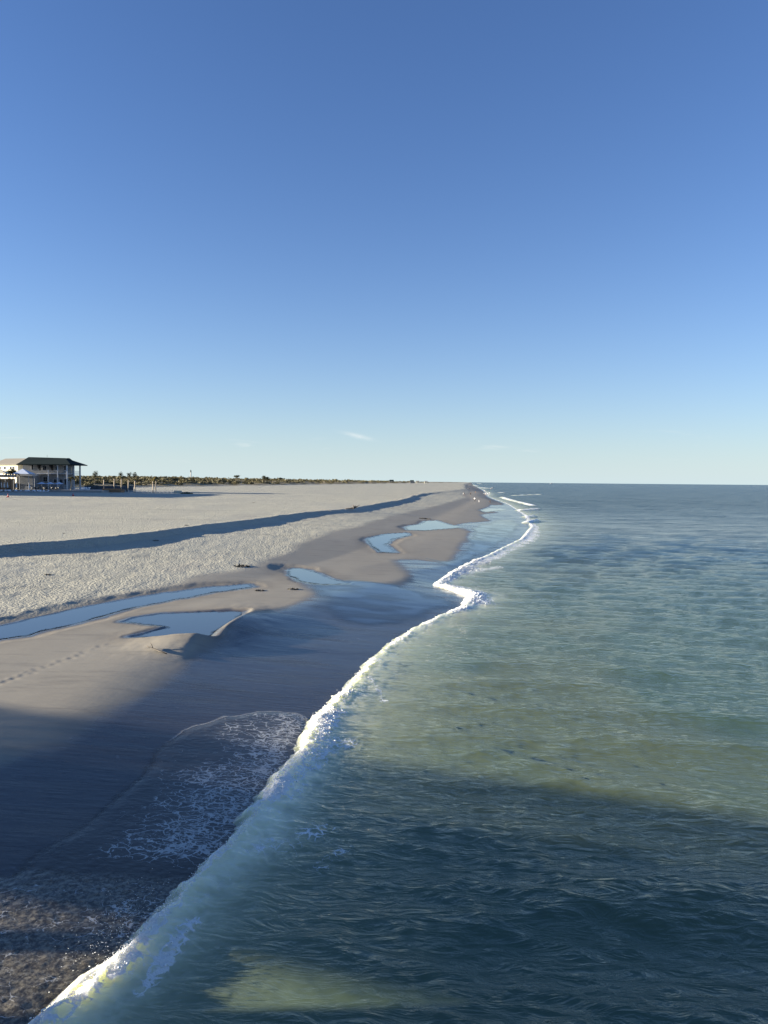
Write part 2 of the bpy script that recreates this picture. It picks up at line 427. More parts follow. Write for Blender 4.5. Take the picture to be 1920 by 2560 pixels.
def sand_material():
    t = NT('beach_sand'); wet, dry, grass, rim = t.attr('surf')
    p = t.pos(); g = t.n('NewGeometry').outputs['Position']
    n1 = t.noise(g, .35, 5, .6); n2 = t.noise(g, 2.2, 5, .65); nd = t.noise(t.pos((.22, .07, .1), R(12)), 1.0, 5, .6)
    fine = t.noise(g, 14, 4, .7)
    cdry = t.mix(n2, (.395,.375,.295), (.50,.475,.38))
    trk = t.noise(t.pos((.025, .30, .1), R(-6)), 1.0, 6, .62)
    cdry = t.mix(t.math('MULTIPLY', t.step(.50, .66, trk), .55), cdry, (.33,.31,.25))
    shell = t.noise(t.pos((.9, .55, 1)), 6.0, 4, .75)
    cdry = t.mix(t.math('MULTIPLY', t.step(.60, .68, shell), .5), cdry, (.17,.155,.125))
    cdry = t.mix(t.step(.55, .75, nd), cdry, (.40,.37,.30))
    cdry = t.mix(t.math('MULTIPLY', t.step(.56, .70, fine), .35), cdry, (.25,.225,.18))
    streak = t.noise(t.pos((.10, .55, .1), R(-8)), 3.0, 5, .62)
    cdamp = t.mix(nd, (.285,.250,.192), (.385,.345,.268))
    cdamp = t.mix(t.math('MULTIPLY', t.step(.52, .72, streak), .5), cdamp, (.19,.172,.142))
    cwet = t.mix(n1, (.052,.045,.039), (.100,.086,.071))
    # thin pale swash marks left on the wet sand
    wv_ = t.n('TexNoise'); t.l(t.pos((.12, .30, .1), R(-20)), wv_.inputs['Vector']); wv_.inputs['Scale'].default_value = 1.0; wv_.inputs['Detail'].default_value = 6; wv_.inputs['Roughness'].default_value = .55
    iso = t.math('ABSOLUTE', t.math('SUBTRACT', t.math('FRACT', t.math('MULTIPLY', wv_.outputs[0], 7.0)), .5))
    mk = t.math('MULTIPLY', t.math('SUBTRACT', 1.0, t.step(.0, .035, iso)), t.step(.50, .66, t.noise(g, .9, 4, .7)))
    cwet = t.mix(t.math('MULTIPLY', mk, .55), cwet, (.22,.20,.18))
    gr_ = t.noise(t.pos((1.2, 3.4, 1), R(-10)), 3.0, 6, .72)
    cwet = t.mix(t.math('MULTIPLY', t.step(.48, .7, gr_), .6), cwet, (.022,.020,.019))
    cg = t.mix(n1, (.20,.155,.085), (.32,.27,.17))
    cg = t.mix(t.step(.52, .66, n2), cg, (.13,.125,.06))
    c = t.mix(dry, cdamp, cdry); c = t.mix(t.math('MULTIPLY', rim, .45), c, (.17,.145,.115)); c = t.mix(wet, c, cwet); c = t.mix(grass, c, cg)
    sheen = t.noise(t.pos((.16, .9, .2), R(-14)), 1.0, 6, .68)
    rw = t.mixf(t.step(.35, .68, sheen), .02, .30)
    rough = t.mixf(wet, t.mixf(dry, .62, .9), rw)
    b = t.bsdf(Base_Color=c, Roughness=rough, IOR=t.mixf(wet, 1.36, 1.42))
    t.l(t.mixf(wet, .18, .46), b.inputs['Specular IOR Level'])
    vor = t.n('TexVoronoi', feature='SMOOTH_F1'); t.l(t.pos((1, .8, 1)), vor.inputs['Vector']); vor.inputs['Scale'].default_value = 5.2; vor.inputs['Smoothness'].default_value = .6; vor.inputs['Detail'].default_value = 1.5
    hd = t.math('ADD', t.math('MULTIPLY', vor.outputs['Distance'], .7), t.math('MULTIPLY', t.noise(g, 7.5, 5, .65), 1.0))
    lowb = t.noise(t.pos((.08, .03, .1), R(10)), 1.0, 3)
    bd = t.bump(hd, t.math('MULTIPLY', dry, t.mixf(t.step(.38, .62, lowb), .40, .85)), .13)
    rip = t.noise(t.pos((.45, 2.6, .5), R(-8)), 2.2, 5, .6)
    bw = t.bump(rip, t.mixf(wet, .34, .22), .045, bd)
    t.l(bw, b.inputs['Normal'])
    return t.done(b)
M_SAND = sand_material()
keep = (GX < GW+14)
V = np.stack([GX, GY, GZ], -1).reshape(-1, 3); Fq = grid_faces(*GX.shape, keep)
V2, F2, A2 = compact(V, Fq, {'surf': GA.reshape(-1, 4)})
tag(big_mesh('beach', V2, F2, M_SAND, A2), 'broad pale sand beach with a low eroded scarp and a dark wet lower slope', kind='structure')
_iY = YR
def ground(x, y):
    """height of the sand at a point, from the built grid"""
    i = int(np.clip(np.searchsorted(YR, y)-1, 0, len(YR)-2)); zz = []
    for k in (i, i+1): zz.append(np.interp(x, GX[k], GZ[k]))
    f = (y-YR[i])/(YR[i+1]-YR[i]); return float(zz[0]*(1-f)+zz[1]*f)
def ground_np(x, y):
    return np.array([ground(a, b) for a, b in zip(np.ravel(x), np.ravel(y))]).reshape(np.shape(x))

# ------------------------------------------------------------------ tidal pools
def pool_material():
    t = NT('pool_water'); g = t.pos((1, 2.2, 1))
    b = t.bsdf(Base_Color=(.035,.04,.042,1), Roughness=.03, IOR=1.7)
    t.l(t.bump(t.noise(g, 3.0, 4), .16, .012), b.inputs['Normal'])
    e, _, _, _ = t.attr('edge'); tr = t.n('BsdfTransparent'); mx = t.n('MixShader'); t.l(e, mx.inputs[0]); t.l(tr.outputs[0], mx.inputs[1]); t.l(b.outputs[0], mx.inputs[2])
    return t.done(mx)
M_POOL = pool_material()
POOL_L = {'long': 'long narrow blue pool along the foot of the dry sand', 'ragged': 'shallow pool with ragged edge beside the dark sand humps', 'round': 'rounded blue pool at the head of the wet channel',
          'hooked': 'hook shaped pool behind the middle sand bar', 'lobed': 'lobed pale blue pool farther up the beach', 'near': 'small far pool near the walkers at the water'}
for k, p in POOL_G.items():
    sd = poly_sd(GX, GY, p)+.22*fbm(GX/.9, GY/1.6, 3, 77)
    kp = sd < .02
    ed = sstep(.0, -.16-.003*GY, sd+.16*fbm(GX/.5, GY/1.3, 3, 240)); ed = np.stack([ed, ed, ed, ed], -1).reshape(-1, 4)
    if not kp.any(): continue
    zz = POOL_Z[k]+0*GX
    V = np.stack([GX, GY, zz], -1).reshape(-1, 3); Fq = grid_faces(*GX.shape, kp)
    Vp, Fp, Ae = compact(V, Fq, {'edge': ed})
    tag(big_mesh('tidal_pool', Vp, Fp, M_POOL, Ae), POOL_L[k], kind='structure')
# a film of water draining down the channel between the sand bars
for lbl, dpoly in (('thin glossy film of water draining from the round pool to the surf', [(640,1254),(700,1261),(850,1266),(940,1280),(985,1300),(945,1326),(880,1345),(800,1354),(720,1348),(672,1332),(684,1302),(670,1284),(648,1268)]),
                   ('thin glossy film of water on the flat between the far bars and the surf', [(905,1205),(985,1228),(950,1246),(1010,1222),(1050,1190),(1110,1160),(1128,1136),(1105,1118),(1060,1128),(1020,1140),(1015,1165),(1000,1190),(960,1210)])):
    pg_ = [pix(x*K, y*K, .3) for x, y in dpoly]
    sd = poly_sd(GX, GY, pg_)+(.5+.006*GY)*fbm(GX/2.2, GY/6, 3, 251); kp = sd < .0
    ed = sstep(.0, -1.2, sd)*(.55+.45*sstep(-.4, .3, fbm(GX/3, GY/1.4, 4, 252))); ed = np.stack([ed, ed, ed, ed], -1).reshape(-1, 4)
    Vp, Fp, Ae = compact(np.stack([GX, GY, GZ+.010], -1).reshape(-1, 3), grid_faces(*GX.shape, kp), {'edge': ed})
    tag(big_mesh('water_film', Vp, Fp, M_POOL, Ae), lbl, kind='structure')
# ------------------------------------------------------------------ the sea
sv = [.66,.70,.75,.81,.9,1.0,1.2,1.5,2.0,2.8,4,6]
ST = np.array(list(np.linspace(-.62, .62, 900))+sv)
SY = np.concatenate([np.linspace(-150, -12, 20), np.linspace(-10, 4, 40), np.linspace(4.4, 8.6, 24), 5920/np.arange(670, 130, -.75), 5920/np.arange(130, 30, -.55), 5920/np.arange(30, 3, -.4),
                     5920/np.arange(3, .55, -.2), [13000, 17000, 24000, 34000, 45000]])
X, Y = make_grid(ST, SY)
dY = np.gradient(SY)[:,None]*np.ones_like(X); dX = np.abs(np.gradient(X, axis=1))
xw = ev(WAVE, Y) if False else np.interp(Y, WAVE[0], WAVE[1])
lump = fbm(X/.55, Y/.55, 3, 101); big = fbm(X*0+3, Y/2.3, 3, 102)
S = X-xw
near = sstep(150, 60, Y)
# breaking wave: height and shape along the shore
def tab(y, v): return np.interp(Y, y, v)
Hh = tab([-60,8,11,13,16,19,22,26,33,42,48,52,56,60,66,72,85,105,125,140,170],[.30,.30,.33,.36,.36,.34,.28,.26,.20,.20,.30,.34,.26,.28,.30,.28,.27,.27,.22,.15,0.0])
Hh = Hh*(1+.16*big)
Sj = S-.22*lump*near-.10*fbm(X/.2, Y/.2, 2, 103)*sstep(60, 25, Y)
front = np.exp(-(np.minimum(Sj, 0)/.34)**2)
back = .12*np.exp(-(np.maximum(Sj, 0)/.5)**2)+.88*np.exp(-np.maximum(Sj, 0)/tab([8,20,24,45,60,90], [1.5,1.6,3.0,3.2,2.5,2.5]))
wz = Hh*np.where(Sj < 0, front, back)
# wind chop
Z = np.zeros_like(X); DX = np.zeros_like(X); DY = np.zeros_like(X)
wr = np.random.default_rng(5)
res = np.maximum(dY, dX)
amp_y = 1.0
calm = sstep(.3, 6.0, S)*.85+.15
for i in range(150):
    lam = .30*(16**(wr.random()))           # 0.3 .. 4.8 m
    th = R(90-9)+wr.normal(0, R(27)); kx, ky = math.cos(th)*2*math.pi/lam, math.sin(th)*2*math.pi/lam
    a = .0023*lam**.90*(.5+wr.random()); ph = wr.random()*6.28
    fadeg = sstep(.42, .20, res/lam)
    q = kx*X+ky*Y+ph
    if lam > 1.4: a = a*(1+.5*sstep(25, 60, Y))
    Z += a*fadeg*np.cos(q); s = np.sin(q)*a*fadeg*1.3
    DX -= math.cos(th)*s; DY -= math.sin(th)*s
grp = .8+.45*fbm(X/11, Y/17, 2, 110)
Z *= calm*grp; DX *= calm*grp; DY *= calm*grp
foamw = tab([-60,9,11,13.2,14,16,18,20,21.5,23,25,28,34,42,46,48,51,54,58,62,70,85,105,120,135,150,200,400],
            [.3,.3,.3,.12,.10,.10,.42,.6,.5,.8,.6,.14,.16,.3,.9,1.3,1.4,1.1,1.1,1.4,1.7,2.4,2.8,2.2,1.3,.8,.8,1.5])
foami = tab([-60,9,12,13.5,16,18,20,23,25,28,40,46,60,140,400],[1,1,.9,.62,.62,.85,.95,1,.9,.60,.68,1,1,1,.95])
fl = foami*sstep(-.50, -.12, Sj)*sstep(1.0, .30, Sj/np.maximum(foamw, .05)*.8)
foam = fl*1.0
# a second line of foam behind the crest close to the pier, and loose patches
st = np.array([pix(x, y, .2) for x, y in [(480,2300),(440,2350),(395,2420),(355,2470),(375,2540),(400,2600)]])
def polyline_d(X, Y, pts):
    d = np.full(X.shape, 99.)
    for (ax, ay), (bx, by) in zip(pts[:-1], pts[1:]):
        ex, ey = bx-ax, by-ay; t = np.clip(((X-ax)*ex+(Y-ay)*ey)/(ex*ex+ey*ey+1e-9), 0, 1)
        d = np.minimum(d, np.hypot(X-ax-t*ex, Y-ay-t*ey))
    return d
STREAKS = [([(480,2300),(440,2350),(395,2420),(355,2470)], .20, .85), ([(375,2480),(390,2540),(360,2620)], .25, .5), ([(470,2270),(560,2200),(640,2160)], .3, .38),
           ([(700,2110),(740,2080),(800,2065)], .55, .62), ([(640,2120),(690,2105)], .6, .85), ([(800,2150),(830,2120),(870,2100)], .35, .42), ([(925,1690),(945,1715),(960,1745)], .22, .8),
           ([(760,1905),(800,1860),(845,1850)], .75, .9), ([(770,1870),(820,1800)], .5, .8), ([(760,1960),(720,2000)], .3, .5),
           ([(1125,1443),(1175,1424),(1240,1413)], 1.3, .62), ([(1150,1470),(1180,1500)], 1.7, 1.0), ([(1100,1460),(1150,1468)], .9, .9), ([(1010,1585),(1080,1550)], .5, .6), ([(1180,1505),(1100,1535)], .7, .9)]
for pts, wdt, s_ in STREAKS:
    g_ = [pix(x, y, .25) for x, y in pts]
    foam = np.maximum(foam, s_*np.exp(-(polyline_d(X, Y, g_)/wdt)**2))
# far broken crests along the shore
for px0, py0, px1, py1, wv in [(1255,1243,1285,1252,2.5),(1285,1252,1335,1264,2.0),(1300,1275,1345,1272,1.5),(1310,1292,1335,1290,1.2),(1315,1306,1340,1300,1.2),(1278,1239,1350,1236,3.0),(1240,1232,1265,1231,4),
                               (1178,1213,1195,1215,8),(1200,1219,1225,1221,8),(1190,1208,1205,1210,10)]:
    g_ = [pix(px0, py0, .2), pix(px1, py1, .2)]; d_ = polyline_d(X, Y, g_)
    foam = np.maximum(foam, np.exp(-(d_/wv)**2)); wz = np.maximum(wz, .45*np.exp(-(d_/(wv*.8))**2))
foam = np.maximum(foam, .50*np.exp(-np.maximum(S, 0)/1.6)*sstep(-.3, 0, S)*sstep(.0, .5, fbm(X/1.6, Y/1.9, 4, 150)+.15)*sstep(70, 40, Y))
roll = polyline_d(X, Y, [pix(x, y, .25) for x, y in [(60,2580),(130,2530),(218,2440),(288,2395),(345,2355)]])
foam = np.maximum(foam, np.exp(-(roll/.30)**2)); wz = np.maximum(wz, .26*np.exp(-(roll/.26)**2))
foam = foam*(.62+.5*sstep(-.35, .25, fbm(X/1.3, Y/1.5, 3, 140)))*(1-.30*sstep(60, 85, Y)*sstep(.15, -.3, fbm(X/5, Y/11, 3, 141)))
foam = np.clip(foam, 0, 1)
fz = foam*near*(.035*np.abs(fbm(X/.09, Y/.09, 3, 120))+.030*fbm(X/.3, Y/.4, 3, 121))*sstep(.75, .25, res)
shore_h = -.35*sstep(-.5, -1.6, S)
Z = Z+wz+fz+shore_h*near
turb = np.exp(-np.maximum(S, 0)/tab([8,14,25,45,80,150],[1.3,1.3,1.9,1.7,2.2,3.5]))
patch = (.25+.75*sstep(13.5, 17, Y+.32*X))*sstep(-.1, .55, fbm(X/7, Y/9, 3, 130)+.35*np.exp(-((S-9)/6)**2))  # greener patches, their colour dimmed where sun slips under the pier
SA = np.stack([foam, turb, patch, np.clip(wz, 0, 1)], -1)

def sea_material():
    t = NT('sea_water'); foam, turb, patch, crest = t.attr('sea')
    g = t.n('NewGeometry').outputs['Position']
    px = t.n('SeparateXYZ'); t.l(g, px.inputs[0]); yy = px.outputs[1]
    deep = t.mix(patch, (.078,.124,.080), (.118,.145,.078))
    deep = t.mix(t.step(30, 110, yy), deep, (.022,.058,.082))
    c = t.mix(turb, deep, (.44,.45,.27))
    c = t.mix(t.step(.10, .32, crest), c, (.82,.80,.53))  # backlit glow of the thin crest painted in as pale colour
    w1 = t.noise(t.pos((.75, 1.9, 1), R(10)), 1.25, 5, .6, .5)
    rg = t.n('TexNoise', noise_type='RIDGED_MULTIFRACTAL'); t.l(t.pos((.8, 2.1, 1), R(10)), rg.inputs['Vector'])
    for k_, v_ in (('Scale', 1.25), ('Detail', 5), ('Roughness', .55), ('Lacunarity', 2.1), ('Offset', 1.0), ('Gain', 2.0), ('Distortion', .6)):
        if k_ in rg.inputs: rg.inputs[k_].default_value = v_
    nrm = t.bump(w1, t.mixf(t.step(18, 60, yy), .15, .42), .12)
    nrm = t.bump(rg.outputs[0], t.mixf(t.step(15, 80, yy), .35, .6), .085, nrm)
    # farther out the waves are smaller than a pixel: tilt the surface by their slopes directly
    sl = t.n('TexNoise'); t.l(t.pos((.35, 1.0, 1), R(10)), sl.inputs['Vector']); sl.inputs['Scale'].default_value = 1.1; sl.inputs['Detail'].default_value = 3
    sl2 = t.n('TexNoise'); t.l(t.pos((.09, .34, 1), R(10)), sl2.inputs['Vector']); sl2.inputs['Scale'].default_value = 1.0; sl2.inputs['Detail'].default_value = 4
    av = t.n('VectorMath', operation='ADD'); t.l(sl.outputs['Color'], av.inputs[0]); t.l(sl2.outputs['Color'], av.inputs[1])
    ce = t.n('VectorMath', operation='SUBTRACT'); t.l(av.outputs[0], ce.inputs[0]); ce.inputs[1].default_value = (1, 1, 1)
    amp = t.math('MULTIPLY', t.step(30, 160, yy), 1.15)
    cs = t.n('VectorMath', operation='SCALE'); t.l(ce.outputs[0], cs.inputs[0]); t.l(amp, cs.inputs['Scale'])
    fl_ = t.n('VectorMath', operation='MULTIPLY'); t.l(cs.outputs[0], fl_.inputs[0]); fl_.inputs[1].default_value = (.7, 1, 0)
    ad = t.n('VectorMath', operation='ADD'); t.l(nrm, ad.inputs[0]); t.l(fl_.outputs[0], ad.inputs[1])
    no = t.n('VectorMath', operation='NORMALIZE'); t.l(ad.outputs[0], no.inputs[0]); nrm = no.outputs[0]
    # the turbid body of the water is lit through its surface: its shading follows the broad swell, the glints follow every ripple
    gn = t.n('NewGeometry').outputs['Normal']
    upm = t.n('Mix', data_type='VECTOR'); t.l(t.mixf(t.math('MULTIPLY', crest, 6.0, clamp=True), .72, .52), upm.inputs[0]); t.l(gn, upm.inputs[4]); upm.inputs[5].default_value = (0, 0, 1)
    un = t.n('VectorMath', operation='NORMALIZE'); t.l(upm.outputs[1], un.inputs[0])
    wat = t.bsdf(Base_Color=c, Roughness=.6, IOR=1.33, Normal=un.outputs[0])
    wat.inputs['Specular IOR Level'].default_value = 0.0
    t.l(t.mixf(t.step(60, 300, yy), 1.0, .62), wat.inputs['Coat Weight']); wat.inputs['Coat IOR'].default_value = 1.33
    t.l(t.mixf(t.step(40, 200, yy), .04, .14), wat.inputs['Coat Roughness']); t.l(nrm, wat.inputs['Coat Normal'])
    t.l(t.math('MULTIPLY', turb, 1.0, clamp=True), wat.inputs['Subsurface Weight']); wat.inputs['Subsurface Scale'].default_value = .9
    wat.inputs['Subsurface Radius'].default_value = (.95,1.0,.45)
    # foam: white lace, dense where the attribute is high
    v = t.n('TexVoronoi', feature='DISTANCE_TO_EDGE'); vv = t.n('VectorMath', operation='ADD')
    nv = t.n('TexNoise'); t.l(g, nv.inputs['Vector']); nv.inputs['Scale'].default_value = 2.2; nv.inputs['Detail'].default_value = 4
    sc = t.n('VectorMath', operation='SCALE'); t.l(nv.outputs['Color'], sc.inputs[0]); sc.inputs['Scale'].default_value = .55
    t.l(g, vv.inputs[0]); t.l(sc.outputs[0], vv.inputs[1]); t.l(vv.outputs[0], v.inputs['Vector']); v.inputs['Scale'].default_value = 4.2
    lace = t.math('SUBTRACT', 1.0, t.step(.0, .22, v.outputs['Distance']))
    fn = t.noise(g, 5.5, 6, .68)
    dens = t.math('ADD', t.math('MULTIPLY', lace, .42), t.math('MULTIPLY', fn, .8))
    ff = t.step(t.math('SUBTRACT', 1.18, t.math('MULTIPLY', foam, 1.05)), t.math('SUBTRACT', 1.45, t.math('MULTIPLY', foam, 1.05)), dens)
    fo = t.bsdf(Base_Color=(.86,.85,.78,1), Roughness=.85); fo.inputs['Specular IOR Level'].default_value = .1
    t.l(t.bump(t.noise(g, 13, 5, .7), .9, .06), fo.inputs['Normal'])
    fo.inputs['Subsurface Weight'].default_value = .7; fo.inputs['Subsurface Radius'].default_value = (1,.95,.8); fo.inputs['Subsurface Scale'].default_value = .25
    mx = t.n('MixShader'); t.l(ff, mx.inputs[0]); t.l(wat.outputs[0], mx.inputs[1]); t.l(fo.outputs[0], mx.inputs[2])
    return t.done(mx)
M_SEA = sea_material()
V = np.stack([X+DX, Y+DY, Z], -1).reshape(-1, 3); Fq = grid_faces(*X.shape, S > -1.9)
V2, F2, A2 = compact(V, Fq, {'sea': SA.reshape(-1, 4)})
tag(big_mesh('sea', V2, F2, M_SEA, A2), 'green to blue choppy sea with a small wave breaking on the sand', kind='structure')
# ------------------------------------------------------------------ the pier the photo is taken from (its shadow falls across beach and water)
PA = math.atan2(-.37, 1.0)               # direction of the pier
pier = empty('fishing_pier', (0, 0, 0), PA, 'long timber fishing pier on round piles the view is taken from', 'pier')
M_WOOD = plain('weathered_wood', (.23,.19,.15), .8, .3, 2.0)
M_PILE = plain('pile_concrete', (.34,.32,.29), .85, .2, 2.0)
PW = 4.4                                  # width; the sea-view edge is local y = 0 .. -PW
mb = MB()
for i in range(15): mb.box(-150, 60, -.02-PW+i*(PW/15), -.02-PW+(i+1)*(PW/15)-.006, 6.32, 6.37)
mb.build('deck', M_WOOD, pier)
mb = MB()
for y in (-.25, -PW/2, -PW+.25): mb.box(-150, 60, y-.12, y+.12, 5.62, 6.318)
mb.build('joist', M_WOOD, pier)
for side in (0, 1):
    y = -.06 if side == 0 else -PW+.02
    mb = MB()
    mb.box(-150, 60, y-.10, y+.06, 7.36, 7.42)
    for k, z in enumerate((6.42, 6.60, 6.78, 6.96, 7.14)): mb.box(-150, 60, y-.02, y+.02, z, z+.138)
    for i in range(106): mb.box(-150+i*2-.05, -150+i*2+.05, y-.10, y-.022, 6.0, 7.358)
    mb.build('railing', M_WOOD, pier)
bs = 8.2
for i in range(-17, 6):
    x = i*bs-.3
    for y in (-.55, -4.0):
        mb = MB(); mb.tube([(x, y, -3), (x, y, 5.32)], .29, 12); mb.build('pile', M_PILE, pier, True)
    mb = MB(); mb.box(x-.22, x+.22, -PW+.1, -.12, 5.30, 5.617); mb.build('pile_cap', M_PILE, pier)
mb = MB()
for k in range(6): mb.box(-28.5, 60, -.42, -.36, 3.1+k*.40, 3.1+k*.40+.385)      # unseen boards added to keep sun off the water below
mb.build('sun_block_board', M_WOOD, pier)
# ------------------------------------------------------------------ swash: thin sheets of foamy water sliding over the sand
def pixT(px, py, z0=.4):
    z = z0
    for _ in range(6):
        x, y = pix(px, py, z); z = .5*z+.5*ground(x, y)
    return x, y, z
def swash_material(name, dens):
    t = NT(name); a, fo_, ln, rg = t.attr('swash')
    g = t.n('NewGeometry').outputs['Position']
    n1 = t.noise(g, 1.6, 4)
    wb = t.mix(n1, (.055,.049,.042), (.105,.092,.070)); wb = t.mix(t.math('MULTIPLY', t.step(.5, 1.0, rg), t.step(.42, .62, t.noise(g, 13, 5, .7))), wb, (.24,.21,.15))  # paler speckle near the pier, the sunlit strip's brightness painted in
    wat = t.bsdf(Base_Color=wb, Roughness=.10, IOR=1.36)
    b1 = t.bump(t.noise(t.pos((1, 1.5, 1)), 4.5, 5, .65), .22, .06); t.l(b1, wat.inputs['Normal'])
    nv = t.n('TexNoise'); t.l(g, nv.inputs['Vector']); nv.inputs['Scale'].default_value = 1.5; nv.inputs['Detail'].default_value = 5
    def lace(scale, warp, width, stretch):
        sc = t.n('VectorMath', operation='SCALE'); t.l(nv.outputs['Color'], sc.inputs[0]); sc.inputs['Scale'].default_value = warp
        vv = t.n('VectorMath', operation='ADD'); t.l(t.pos(stretch, R(-25)), vv.inputs[0]); t.l(sc.outputs[0], vv.inputs[1])
        v = t.n('TexVoronoi', feature='DISTANCE_TO_EDGE'); t.l(vv.outputs[0], v.inputs['Vector']); v.inputs['Scale'].default_value = scale
        return t.math('SUBTRACT', 1.0, t.step(0.0, width, v.outputs['Distance']))
    la = t.math('MAXIMUM', lace(2.6, 1.1, .13, (.8, 1.5, 1)), t.math('MULTIPLY', lace(6.5, .8, .17, (.8, 1.3, 1)), .8))
    brk = t.noise(g, 3.4, 5, .65)
    dn = t.math('ADD', t.math('MULTIPLY', la, .62), t.math('MULTIPLY', brk, .65))
    th = t.math('SUBTRACT', 1.12, t.math('MULTIPLY', fo_, .62))
    ff = t.math('MULTIPLY', t.step(th, t.math('ADD', th, .16), dn), dens)
    lnn = t.step(.55, .75, t.math('ADD', ln, t.math('MULTIPLY', t.noise(g, 7, 4), .35)))
    ff = t.math('MAXIMUM', ff, t.math('MULTIPLY', lnn, .8))
    fo = t.bsdf(Base_Color=(.80,.79,.73,1), Roughness=.8); t.l(t.bump(t.noise(g, 11, 4, .7), .8, .05), fo.inputs['Normal'])
    m1 = t.n('MixShader'); t.l(ff, m1.inputs[0]); t.l(wat.outputs[0], m1.inputs[1]); t.l(fo.outputs[0], m1.inputs[2])
    tr = t.n('BsdfTransparent'); m2 = t.n('MixShader'); t.l(a, m2.inputs[0]); t.l(tr.outputs[0], m2.inputs[1]); t.l(m1.outputs[0], m2.inputs[2])
    return t.done(m2)
M_SWASH = swash_material('swash_foam', .60)
def swash(label, poly, x0, x1, y0, y1, st, foamfn, rough=0.0):
    pg = [pixT(a, b)[:2] for a, b in poly]
    pa_ = np.array(pg); x0, x1, y0, y1 = max(x0, pa_[:,0].min()-.5), pa_[:,0].max()+.5, max(y0, pa_[:,1].min()-.5), pa_[:,1].max()+.5
    gx, gy = np.meshgrid(np.arange(x0, x1, st), np.arange(y0, y1, st))
    sd = poly_sd(gx, gy, pg)+.16*fbm(gx/.8, gy/.8, 4, 201)
    keep_ = sd < .05
    gz = np.zeros_like(gx)
    for i in range(gx.shape[0]):
        k = int(np.clip(np.searchsorted(YR, gy[i,0])-1, 0, len(YR)-2)); f = (gy[i,0]-YR[k])/(YR[k+1]-YR[k])
        gz[i] = np.interp(gx[i], GX[k], GZ[k])*(1-f)+np.interp(gx[i], GX[k+1], GZ[k+1])*f
    s = gx-np.interp(gy, WAVE[0], WAVE[1])
    fo_, rg = foamfn(gx, gy, s, sd)
    gz = gz+.012+.02*sstep(0, -.5, sd)+rg*(.010*fbm(gx/.12, gy/.11, 3, 203)+.006*fbm(gx/.30, gy/.24, 2, 204))
    a = sstep(.04, -.25, sd)*np.maximum(sstep(5.5, 3.6, -s+.8*fbm(gx/1.5, gy/1.5, 3, 222)), sstep(15.2, 13.8, gy)*sstep(13, 9, -s)*.9); ln = np.exp(-((sd+.06)/.055)**2)*foamline(gx, gy)
    at = np.stack([a, np.clip(fo_, 0, 1), np.clip(ln, 0, 1), rg], -1)
    keep_ &= (s < .35)
    V, Fq, A_ = compact(np.stack([gx, gy, gz], -1).reshape(-1, 3), grid_faces(*gx.shape, keep_), {'swash': at.reshape(-1, 4)})
    tag(big_mesh('swash', V, Fq, M_SWASH, A_), label, kind='structure')
foamline = lambda x, y: sstep(-7.5, -5.5, x)*sstep(20, 22, y)+.0*x
def f_main(x, y, s, sd):
    d = -s
    base = sstep(4.6, .9, d+.9*fbm(x/1.2, y/1.6, 3, 210))*sstep(14.2, 15.5, y)
    base = np.maximum(base, .95*sstep(3.0, 1.0, d)*sstep(24.5, 22, y)*sstep(18, 20, y))
    lowl = sstep(15.0, 13.6, y)
    patch = .62+.25*fbm(x/1.5, y/1.1, 3, 211)
    return np.maximum(base*.78*(1-.55*sstep(.8, .2, d)), lowl*patch*.62), np.clip(.25+lowl*1.2, 0, 1)
swash('foam laced backwash sheet spreading over dark wet sand beside the breaking wave',
      [(800,1850),(772,1795),(740,1782),(690,1778),(640,1779),(560,1790),(480,1815),(400,1860),(330,1950),(230,2040),(130,2105),(60,2150),(20,2185),(0,2185),(-250,2190),(-250,2760),(60,2640),(140,2500),(300,2420),(400,2330),(530,2200),(640,2090),(720,1960),(790,1880)],
      -17, -.5, 8.2, 26, .045, f_main)
foamline = lambda x, y: 1.0+.0*x
# ------------------------------------------------------------------ loose foam and spray along the crest
def ico():
    bm = bmesh.new(); bmesh.ops.create_icosphere(bm, subdivisions=1, radius=1); v = np.array([q.co[:] for q in bm.verts]); f = np.array([[q.index for q in p.verts] for p in bm.faces]); bm.free(); return v, f
IV, IF = ico()
def blobs(C, Rr, sq=.7):
    n = len(C); rot = RNG.random((n, 1, 1))*6.28
    v = IV[None]*Rr[:,None,None]*(1+.35*RNG.standard_normal((n, len(IV), 1))*.6); v[:,:,2] *= sq
    return (v+C[:,None,:]).reshape(-1, 3), (IF[None]+(np.arange(n)*len(IV))[:,None,None]).reshape(-1, 3)
t = NT('sea_foam'); g = t.n('NewGeometry').outputs['Position']
b = t.bsdf(Base_Color=(.86,.85,.79,1), Roughness=.7); b.inputs['Subsurface Weight'].default_value = .5; b.inputs['Subsurface Radius'].default_value = (1,.95,.8); b.inputs['Subsurface Scale'].default_value = .06
t.l(t.bump(t.noise(g, 25, 3), .5, .02), b.inputs['Normal']); M_FOAM = t.done(b)
area = dX*dY
pr = (np.clip(foam-.62, 0, 1)**1.2*area*(Y < 75)*(Y > 8.5)*sstep(-.7, -.4, S)).ravel(); pr /= pr.sum()
idx = RNG.choice(len(pr), 7000, p=pr)
VX, VY, VZ = (X+DX).ravel()[idx], (Y+DY).ravel()[idx], Z.ravel()[idx]
rr = .007+.026*RNG.random(len(idx))**2.6; rr *= np.clip(VY/22, .75, 1.35)
C1 = np.stack([VX+RNG.normal(0, .04, len(idx)), VY+RNG.normal(0, .04, len(idx)), VZ+rr*.25+np.abs(RNG.normal(0, .012, len(idx)))], -1)
